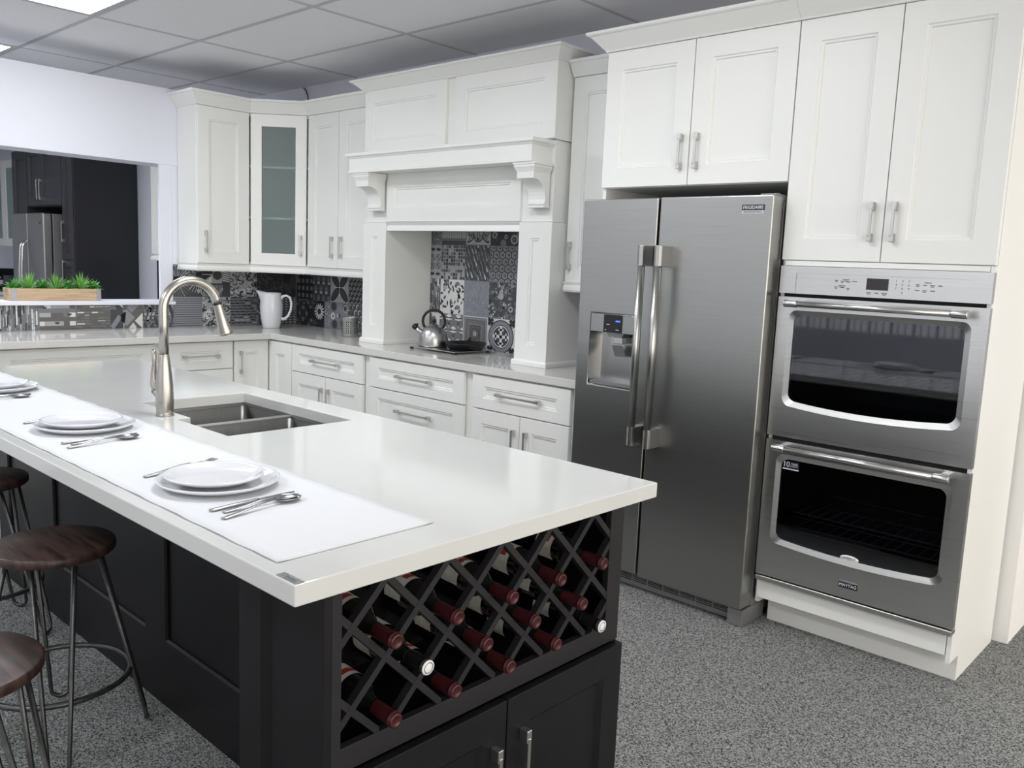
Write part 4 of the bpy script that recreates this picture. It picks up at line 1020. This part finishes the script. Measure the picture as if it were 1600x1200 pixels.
def knife():
    t = thing('table_knife', '', 'knife', (0, 0, 0), 'cutlery on the runner'); 
    mb = MB(); n = 10
    L = []
    for y, w, z, th in ((0, .0055, .003, .0028), (.004, .0075, .003, .003), (.06, .0065, .0042, .0032), (.11, .0055, .0045, .003), (.118, .006, .0045, .0022)):
        L.append([(w*math.cos(2*PI*k/n), y, z+th*math.sin(2*PI*k/n)) for k in range(n)])
    mb.grid(L, 0, True, True, True, True); mb.build('handle', CUTL, t, local=True)
    mb = MB(); out = [(-.006, .116), (.006, .116), (.0105, .15), (.0105, .185), (.004, .210), (-.004, .216), (-.006, .19)]
    mb.prism(out, 'z', .0035, .0050); mb.build('blade', CUTL, t, .0004, local=True); return t
def spoon():
    t = thing('table_spoon', '', 'spoon', (0, 0, 0), 'cutlery on the runner')
    mb = MB(); n = 10; L = []
    for y, w, z, th in ((0, .005, .003, .0014), (.004, .0075, .003, .0016), (.04, .0065, .005, .0016), (.10, .0035, .012, .0018), (.135, .0032, .0125, .0018), (.152, .005, .009, .0014)):
        L.append([(w*math.cos(2*PI*k/n), y, z+th*math.sin(2*PI*k/n)) for k in range(n)])
    mb.grid(L, 0, True, True, True, True); mb.build('handle', CUTL, t, local=True)
    mb = MB(); L = []
    for k in range(7):
        s = k/6
        L.append([(.021*math.sin(s*PI/2)*math.cos(2*PI*q/24), .18+.031*math.sin(s*PI/2)*math.sin(2*PI*q/24), .0025+.0075*(1-math.cos(s*PI/2))) for q in range(24)])
    mb.grid(L, 0, True); b = mb.build('bowl', CUTL, t, local=True); md = b.modifiers.new('sheet', 'SOLIDIFY'); md.thickness = .001; md.offset = 1
    return t
def fork():
    t = thing('table_fork', '', 'fork', (0, 0, 0), 'cutlery on the runner')
    mb = MB(); n = 10; L = []
    for y, w, z, th in ((0, .005, .003, .0014), (.004, .0075, .003, .0016), (.04, .0062, .005, .0016), (.10, .0036, .012, .0018), (.13, .0036, .012, .0018), (.148, .0105, .008, .0012), (.165, .012, .006, .001)):
        L.append([(w*math.cos(2*PI*k/n), y, z+th*math.sin(2*PI*k/n)) for k in range(n)])
    mb.grid(L, 0, True, True, True, True); mb.build('handle', CUTL, t, local=True)
    mb = MB()
    for q in range(4):
        x = -.0096+q*.0064; mb.tube([(x, .160, .006), (x, .19, .007), (x, .212, .0105)], [.0016, .0014, .0009], 6)
    mb.build('tines', CUTL, t, local=True); return t
kn, sp, fk = knife(), spoon(), fork()
first = {'k': True, 's': True, 'f': True}
def lay(kind, proto, x, y, ang, label, sc_=1.):
    o = proto if first[kind] else copy_tree(proto); first[kind] = False
    o.location = (x, y, IZ+.0024); o.rotation_euler = (0, 0, ang); o.scale = (sc_,)*3; o['label'] = label
setn = ['nearest the metal badge', 'opposite the faucet', 'furthest from the wine rack']
for q, (px_, py_) in enumerate(((4.118, -2.882), (3.298, -2.868), (2.42, -2.845))):
    s = setn[q]
    plate('dinner_plate', .138, .020, f'large white dinner plate under a smaller plate at the setting {s}', (px_, py_, IZ+.0024))
    plate('side_plate', .112, .018, f'smaller white plate stacked on the dinner plate at the setting {s}', (px_-.008, py_-.006, IZ+.0024+.0125))
    lay('k', kn, px_+.182, -3.0, math.radians(4), f'table knife lying beside the plates at the setting {s}')
    lay('s', sp, px_+.247, -3.008, math.radians(11), f'outer large spoon at the setting {s}')
    lay('s', sp, px_+.208, -2.985, math.radians(3), f'inner small spoon beside the knife at the setting {s}', .86)
    lay('f', fk, px_-.163, -2.985, math.radians(13), f'outer fork across the plates from the knife at the setting {s}')
    lay('f', fk, px_-.125, -2.97, math.radians(9), f'inner small fork half under the plates at the setting {s}', .86)

# ------------------------------------------------------------------ bar stools
def stool(legs, label, cx, cy, uend=False):
    t = thing('bar_stool', label, 'stool', (cx, cy, 0), 'round wooden bar stools at the island')
    zt = .60; r = .166
    mb = MB(); mb.lathe([(0, zt-.028), (r-.006, zt-.028), (r, zt-.022), (r, zt-.005), (r-.005, zt), (0, zt)], n=64, c=(cx, cy, 0)); mb.build('seat', SEATW, t)
    mb = MB(); mb.lathe([(0, zt-.034), (.12, zt-.034), (.125, zt-.030), (.125, zt-.028)], n=48, c=(cx, cy, 0)); mb.build('mounting_plate', ROD, t)
    for (ax, ay), (bx, by) in legs:
        mb = MB()
        if uend:
            d = Vector((bx, by)); p = Vector((-d.y, d.x)).normalized()
            A = Vector((ax, ay)); pts = []
            for s in (1, -1):
                top = A+p*s*.055; bot = d+p*s*.026
                seg = [(cx+top.x, cy+top.y, zt-.036), (cx+bot.x, cy+bot.y, .028)]
                pts += seg if s == 1 else []
                if s == 1:
                    for k in range(1, 6): a = k/6*PI; pts.append((cx+d.x+p.x*.026*math.cos(a), cy+d.y+p.y*.026*math.cos(a), .028-.021*math.sin(a)))
                else: pts += seg[::-1]
            mb.tube(pts, .0064, 10)
        else:
            mb.tube([(cx+ax, cy+ay, zt-.036), (cx+bx, cy+by, .004)], .0072, 12)
            mb.lathe([(.0, .0), (.0095, 0), (.0095, .014), (.0072, .018)], (cx+bx, cy+by, 0.0), 12)
        mb.build('leg', ROD, t)
    return t
def ring_for(t, cx, cy, rad_, z, rad):
    mb = MB(); mb.tube([(cx+rad_*math.cos(2*PI*k/48), cy+rad_*math.sin(2*PI*k/48), z) for k in range(48)], rad, 10, closed=True); return mb.build('foot_ring', ROD, t)
def legs_of(degs, rt, rb): return [((rt*math.cos(math.radians(a)), rt*math.sin(math.radians(a))), (rb*math.cos(math.radians(a)), rb*math.sin(math.radians(a)))) for a in degs]
for cx_, cy_, degs, lab in ((3.335, -2.98, (-20, 70, 160, 250), 'dark wooden bar stool tucked halfway under the worktop opposite the faucet'),
                            (3.99, -3.40, (40, 130, 220, 310), 'brown wood grained bar stool pulled out from the island'),
                            (2.42, -2.925, (43, 133, 223, 313), 'bar stool deepest in the shade under the worktop, its hairpin feet showing')):
    st = stool(legs_of(degs, .118, .238), lab, cx_, cy_, True); ring_for(st, cx_, cy_, .198, .19, .0085)

# ------------------------------------------------------------------ things on the worktop
px_, py_ = .285, -.395
Pt = thing('pitcher', 'white ceramic pitcher standing in the worktop corner', 'pitcher', (px_, py_, ZC))
hd = Vector((.73, .68, 0)).normalized()
mb = MB(); n = 40; L = []
for r, h in ((.0, .004), (.058, .0), (.062, .004), (.070, .04), (.080, .10), (.083, .15), (.079, .20), (.072, .24), (.071, .262), (.068, .262), (.069, .24), (.076, .2), (.079, .15), (.074, .08), (.0, .03)):
    lp = []
    for j in range(n):
        a = 2*PI*j/n; d = Vector((math.cos(a), math.sin(a), 0)); s = max(0, -d.dot(hd))**8; e = max(0, (h-.2)/.062)
        lp.append((px_+d.x*(r+.045*s*e*(r > .01)), py_+d.y*(r+.045*s*e*(r > .01)), ZC+.0005+h+.018*s*e))
    L.append(lp)
mb.grid(L, 0, True); mb.build('body', PORC, Pt)
mb = MB(); c0 = Vector((px_, py_, ZC))
pts = [c0+hd*q+Vector((0, 0, h)) for q, h in ((.066, .215), (.085, .238), (.112, .246), (.138, .232), (.15, .19), (.145, .14), (.125, .095), (.10, .072), (.076, .07))]
mb.tube(pts, [.012, .011, .009, .009, .009, .009, .009, .011, .013], 14); mb.build('handle', PORC, Pt)
cx_, cy_ = 1.073, -.262
KS2 = mat('holder_steel', (.45, .45, .44), .3, 1.)
Cn = thing('utensil_holder', 'small perforated steel utensil holder beside the hood column', 'utensil holder', (cx_, cy_, ZC))
mb = MB(); mb.lathe([(0, .001), (.055, .001), (.056, .004), (.056, .132), (.0575, .135), (.055, .135), (.0535, .13), (.0535, .006), (0, .006)], (cx_, cy_, ZC), 40); mb.build('cylinder_wall', KS2, Cn)
mb = MB()
for i in range(24):
    for j in range(6):
        a = 2*PI*i/24
        if i % 8 in (3, 7): continue
        d = Vector((math.cos(a), math.sin(a), 0)); mb.lathe([(0, .0006), (.0042, .0006), (.0042, 0)], Vector((cx_, cy_, ZC+.03+j*.0145))+d*.0562, 8, axis=d, sm=False)
mb.build('perforations', BLACK, Cn)
# hot plate, kettle, pan
hp0, hp1, hq0, hq1 = 1.855, 2.285, -.40, -.085
Tr = thing('cooktop_tray', 'flat silver tray on black feet under the kettle and pan', 'tray', (2.07, -.24, ZC))
box('tray_plate', CHROME, Tr, hp0, hp1, hq0, hq1, ZC+.012, ZC+.017, bevel=.002)
for x in (hp0+.02, hp1-.02):
    for y in (hq0+.02, hq1-.02):
        mb = MB(); mb.lathe([(0, 0), (.012, 0), (.012, .012), (0, .012)], (x, y, ZC+.0005), 16); mb.build('foot', BLACK, Tr)
ZT = ZC+.0175
kx, ky = 1.968, -.285
Ke = thing('kettle', 'brushed steel whistling kettle with black ring handle', 'kettle', (kx, ky, ZT))
KS = brushed('kettle_steel', (.50, .50, .495), .3, (5, 5, 260))
mb = MB(); mb.lathe([(0, .0), (.086, 0), (.092, .004), (.093, .012), (.092, .045), (.088, .07), (.078, .095), (.062, .115), (.042, .128), (.036, .130), (.034, .134), (.02, .139), (0, .141)], (kx, ky, ZT), 48); mb.build('body', KS, Ke)
mb = MB(); mb.lathe([(.008, .0), (.007, .008), (.013, .014), (.014, .022), (.009, .029), (0, .031)], (kx, ky, ZT+.139), 20); mb.build('lid_knob', BLACK, Ke)
hv = Vector((.73, .68, 0)).normalized()
mb = MB(); ck = Vector((kx, ky, ZT+.158)); pts = []
for k in range(31):
    a = math.radians(-48)+k/30*math.radians(276); pts.append(ck+hv*.069*math.cos(a)+Vector((0, 0, .069*math.sin(a))))
mb.tube(pts, .0085, 12); mb.build('ring_handle', BLACK, Ke)
sd_ = (-hv+Vector((0, 0, .95))).normalized()
s0 = Vector((kx, ky, ZT+.07))-hv*.065
mb = MB(); mb.lathe([(.020, 0), (.018, .03), (.0145, .062)], s0, 20, axis=sd_, cap1=True); mb.build('spout', KS, Ke)
mb = MB(); mb.lathe([(.015, .058), (.018, .062), (.018, .080), (.010, .088), (0, .089)], s0, 20, axis=sd_); mb.tube([s0+sd_*.08, s0+sd_*.085+hv*.03+Vector((0, 0, .008))], .005, 8); mb.build('whistle', BLACK, Ke)
ax_, ay_ = 2.185, -.215
Pa = thing('frying_pan', 'shallow black frying pan on the tray beside the kettle', 'pan', (ax_, ay_, ZT))
mb = MB(); mb.lathe([(0, .0005), (.095, .0005), (.104, .004), (.126, .036), (.130, .040), (.128, .042), (.122, .037), (.100, .007), (.092, .004), (0, .004)], (ax_, ay_, ZT), 56); mb.build('pan_body', BLACK, Pa)
mb = MB(); mb.tube([(ax_-.075, ay_+.095, ZT+.034), (ax_-.095, ay_+.122, ZT+.045), (ax_-.12, ay_+.155, ZT+.048)], [.010, .009, .010], 12); mb.build('pan_handle', BLACK, Pa)
# black plug and cord by the refrigerator
Pg = thing('power_cord', 'black plug and cord against the tiles beside the refrigerator', 'cord', (3.30, -.09, ZC))
mb = MB(); mb.box(3.262, 3.288, -.040, -.006, 1.052, 1.085); mb.build('plug', BLACK, Pg, .003)
mb = MB(); mb.tube([(3.275, -.036, 1.055), (3.277, -.055, 1.03), (3.29, -.07, .97), (3.31, -.09, .922), (3.33, -.14, .919), (3.35, -.25, .919), (3.37, -.31, .919)], .0035, 8); mb.build('cord', BLACK, Pg)
# cable over the wall cabinets
mb = MB(); mb.tube([(.10, -.008, 2.73), (.135, -.010, 2.71), (.165, -.012, 2.66), (.175, -.013, 2.60), (.175, -.013, 2.45)], .004, 8)
o = mb.build('wall_cable', BLACK); tag(o, 'thin black cable dropping from the ceiling behind the wall cabinets', 'cable')

# ------------------------------------------------------------------ planter on the ledge
PL = thing('wooden_planter', 'long pale wooden planter box with metal corners on the ledge', 'planter', (-.13, -1.765, 1.098))
mb = MB(); zb, ztp = 1.0985, 1.177
cells(mb, [-.185, -.173, -.092, -.080], [-2.045, -2.033, -1.492, -1.480], lambda x, y, w: (x, y, w), zb+.006, ztp, lambda i, j: i == 1 and j == 1); mb.box(-.185, -.080, -2.045, -1.48, zb, zb+.006); mb.build('box', PINE, PL)
for y0, y1 in ((-2.030, -1.998), (-1.507, -1.4785)):
    mb = MB(); mb.box(-.0805, -.0785, y0, y1, zb, ztp)
    mb.build('corner_band', GALV, PL)
mb = MB(); mb.box(-.172, -.093, -2.032, -1.493, 1.16, 1.170); mb.build('moss_fill', SOIL, PL)
PLN = ['pale', 'spiky', 'dark', 'tallest spiky', 'broad leaved', 'upright spiky', 'end']
def succulent(x, y, kind, k):
    t = thing('succulent', f'{["small green rosette", "spiky grassy green"][kind]} succulent, {["first","second","third","fourth","fifth","sixth","seventh"][k]} along the planter from its shaded end', 'plant', (x, y, 1.17), 'artificial succulents in the wooden planter')
    mb = MB(); rn = random.Random(k+40)
    N = 64 if kind else 46
    for q in range(N):
        a = rn.random()*2*PI; el = rn.uniform(.35, 1.5) if kind else rn.uniform(.15, 1.35); L = rn.uniform(.085, .135) if kind else rn.uniform(.06, .085)
        w = rn.uniform(.0028, .005) if kind else rn.uniform(.010, .016)
        d = Vector((math.cos(a)*math.cos(el)*.8, math.sin(a)*math.cos(el), math.sin(el))); sdv = Vector((-math.sin(a), math.cos(a), 0)); nn = d.cross(sdv)
        base = Vector((x, y, 1.168))
        m = rn.choice([0, 0, 1] if kind else ([2, 2, 0] if k in (2, 4) else [0, 0, 2]))
        P0, P1, P2 = base, base+d*L*.5+Vector((0, 0, .004)), base+d*L-Vector((0, 0, .012*(1-el/1.5)))
        mb.face([P0-sdv*w*.5, P1-sdv*w, P1+nn*w*.4, P0], m); mb.face([P0, P1+nn*w*.4, P1+sdv*w, P0+sdv*w*.5], m)
        mb.face([P1-sdv*w, P2, P1+nn*w*.4], m); mb.face([P1+nn*w*.4, P2, P1+sdv*w], m)
    mb.build('leaves', GREENS, t)
for k in range(7): succulent(-.132+.01*(k % 2), -2.005+.0805*k+.012, k % 2, k)

# ------------------------------------------------------------------ the showroom beyond the pass-through
B = thing('tall_pantry_cabinet', 'tall dark pantry cabinet with a plain end panel beyond the pass-through', 'cabinet', (-3.0, -.3, 0))
mb = MB(); mb.box(-3.14, -2.862, -.60, -.01, .08, 2.45); mb.build('body', DARKWALL, B)
box('end_panel', DARKWALL, B, -2.862, -2.845, -.615, -.01, 0, 2.5)
TB = FY(-.60)
door(B, TB, -3.137, -2.868, 1.325, 2.44, -3.11, 1.60, .2, True, .06, m=DARKWALL); door(B, TB, -3.137, -2.868, .10, 1.318, -3.11, 1.19, .25, True, .06, m=DARKWALL)
B = thing('dark_wall_cabinet', 'dark cabinet with two doors above the distant refrigerator', 'cabinet', (-3.62, -.3, 1.83))
mb = MB(); mb.box(-4.10, -3.143, -.60, -.01, 1.85, 2.45); mb.build('body', DARKWALL, B)
door(B, TB, -4.095, -3.725, 1.86, 2.44, -3.76, 2.02, .2, True, .07, m=DARKWALL, hm=CHROME); door(B, TB, -3.72, -3.15, 1.86, 2.44, -3.68, 2.02, .2, True, .07, m=DARKWALL, hm=CHROME)
B = thing('dark_pantry_cabinet', 'dark tall cabinet on the far side of the distant refrigerator', 'cabinet', (-4.3, -.3, 0))
mb = MB(); mb.box(-4.55, -4.105, -.60, -.01, 0, 2.45); mb.build('body', DARKWALL, B); door(B, TB, -4.545, -4.11, .1, 2.44, None, m=DARKWALL)
B = thing('distant_refrigerator', 'grey steel refrigerator seen through the pass-through', 'refrigerator', (-3.65, -.4, 0))
mb = MB(); mb.box(-4.07, -3.17, -.70, -.02, .03, 1.765); mb.box(-4.05, -3.2, -.66, -.1, 0, .03); mb.build('body', SIDEGREY, B, .004)
BS = brushed('distant_steel', (.36, .36, .35), .35, (3, 3, 200))
for x0, x1, hx in ((-4.07, -3.625, -3.65), (-3.615, -3.17, -3.585)):
    mb = MB(); mb.box(x0, x1, -.79, -.705, .60, 1.77); d = mb.build('door', BS, B, .012)
    mb = MB(); mb.tube([(hx, -.80, .70), (hx, -.845, .76), (hx, -.86, 1.0), (hx, -.86, 1.2), (hx, -.845, 1.44), (hx, -.80, 1.5)], .012, 10); mb.build('handle', CHROME, d)
mb = MB(); mb.box(-4.07, -3.17, -.79, -.705, .06, .59); d = mb.build('freezer_drawer', BS, B, .012)
mb = MB(); mb.lathe([(0, 0), (.022, 0), (.022, .002), (0, .002)], (-3.25, -.791, 1.68), 20, axis=(0, -1, 0)); mb.build('round_badge', INK, B)
B = thing('glass_wall_cabinet', 'white wall cabinet with glass door on the distant wall', 'cabinet', (-5.4, -.17, 1.4))
mb = MB(); mb.box(-6.4, -4.56, -.32, -.01, 1.42, 2.45); mb.build('body', WHITE, B)
for u0 in (-6.39, -5.78, -5.17):
    d = shaker(FY(-.32), u0, u0+.60, 1.43, 2.44, .02, .08).build('door', WHITE, B)
    mb = MB(); mb.box(u0+.09, u0+.51, -.334, -.33, 1.52, 2.35); mb.build('glass_pane', FROST, d)
B = thing('distant_base_cabinet', 'white base cabinet on the distant wall', 'cabinet', (-5.4, -.3, 0))
mb = MB(); mb.box(-6.4, -4.56, -.60, -.01, 0, .87); mb.build('body', WHITE, B); box('worktop', QUARTZ2, B, -6.4, -4.56, -.63, -.01, .87, .91)
for u0 in (-6.39, -5.78, -5.17): door(B, FY(-.60), u0, u0+.60, .1, .86, None)
B = thing('coffee_machine', 'black and chrome coffee machine on the distant worktop', 'coffee machine', (-5.75, -.4, .91))
mb = MB(); mb.box(-5.95, -5.56, -.50, -.20, .912, .95); mb.box(-5.95, -5.56, -.34, -.20, .95, 1.14); mb.box(-5.95, -5.56, -.50, -.20, 1.08, 1.16); mb.build('housing', BLACK, B, .01)
mb = MB(); mb.lathe([(.03, 0), (.03, .05), (.015, .06)], (-5.75, -.42, 1.02), 16, cap0=True, cap1=True); mb.tube([(-5.75, -.44, 1.04), (-5.75, -.58, 1.02)], .012, 8); mb.build('portafilter', CHROME, B)
B = thing('distant_wall_cabinet', 'white wall cabinet glimpsed beyond the white post', 'cabinet', (-1.2, -.17, 1.36))
mb = MB(); mb.box(-1.90, -.26, -.28, -.01, 1.40, 2.3); mb.build('body', WALLW, B)  # lighter white than other cabinets; the light falling on it is in the colour
door(B, FY(-.28), -1.895, -1.08, 1.42, 2.295, None, m=WALLW, stile=.10); door(B, FY(-.28), -1.075, -.27, 1.42, 2.295, None, m=WALLW, stile=.10)
mb = MB(); sweep(mb, [(-1.90, -.30), (-.26, -.30)], [(-.02, 1.36), (.006, 1.36), (.012, 1.37), (.004, 1.40), (-.02, 1.40)]); mb.build('light_rail', WALLW, B)
mb = MB(); mb.box(-2.42, -.26, -.012, -.002, .92, 1.40); o = struct(mb.build('trim_8', TS[0]))

# ------------------------------------------------------------------ ceiling lights
n = 0
def troffer(i, j, label):
    t = thing('ceiling_light', label, 'ceiling light', (GX+(i+.5)*DX, GY+(j+.5)*DY, CZ), 'recessed fluorescent ceiling lights')
    x0, x1, y0, y1 = GX+i*DX+.014, GX+(i+1)*DX-.014, GY+j*DY+.014, GY+(j+1)*DY-.014
    mb = MB(); cells(mb, [x0, x0+.025, x1-.025, x1], [y0, y0+.025, y1-.025, y1], lambda x, y, w: (x, y, w), CZ-.004, CZ+.001, lambda a, b: a == 1 and b == 1); mb.build('frame', GRID, t)
    mb = MB(); mb.face([(x0+.02, y0+.02, CZ-.002), (x0+.02, y1-.02, CZ-.002), (x1-.02, y1-.02, CZ-.002), (x1-.02, y0+.02, CZ-.002)]); mb.build('diffuser', LIGHTM, t)
names = {(1, -1): 'lit rectangular ceiling light above the far end of the island', (-1, -1): 'lit ceiling light cut off by the white header wall'}
for i in (-3, -1, 1, 3, 5, 7):
    for j in (-1, -5, -9):
        if (j == -5 and i not in (-3, 1, 3, 7)) or (j == -1 and i == 5) or (j == -9 and i not in (-1, 3)): continue
        troffer(i, j, names.get((i, j), 'unseen rectangular ceiling light added outside the view to fill the showroom'))

# ------------------------------------------------------------------ camera, world, colour
cam = bpy.data.cameras.new('camera'); co = bpy.data.objects.new('camera', cam); COL.objects.link(co); sc.camera = co
yaw, pit, rol = .7422, -.1385, .042
fw = Vector((-math.sin(yaw)*math.cos(pit), math.cos(yaw)*math.cos(pit), math.sin(pit)))
r = fw.cross(Vector((0, 0, 1))).normalized(); u = r.cross(fw)
r2 = r*math.cos(rol)+u*math.sin(rol); u2 = -r*math.sin(rol)+u*math.cos(rol)
M = Matrix((r2, u2, -fw)).transposed().to_4x4(); M.translation = (5.9167, -3.8485, 1.453)
co.matrix_world = M
cam.sensor_width = 36; cam.lens = 1329.87*36/1600; cam.clip_start = .02; cam.clip_end = 60
w = bpy.data.worlds.new('world'); sc.world = w; w.use_nodes = True
w.node_tree.nodes['Background'].inputs['Color'].default_value = (.8, .85, 1, 1); w.node_tree.nodes['Background'].inputs['Strength'].default_value = .3
sc.view_settings.view_transform = 'Standard'; sc.view_settings.look = 'None'; sc.view_settings.gamma = 1; sc.view_settings.use_curve_mapping = False
sc.view_settings.exposure = 0.0
sc.cycles.max_bounces = 10; sc.cycles.diffuse_bounces = 6; sc.cycles.glossy_bounces = 5; sc.cycles.transmission_bounces = 6; sc.cycles.transparent_max_bounces = 8
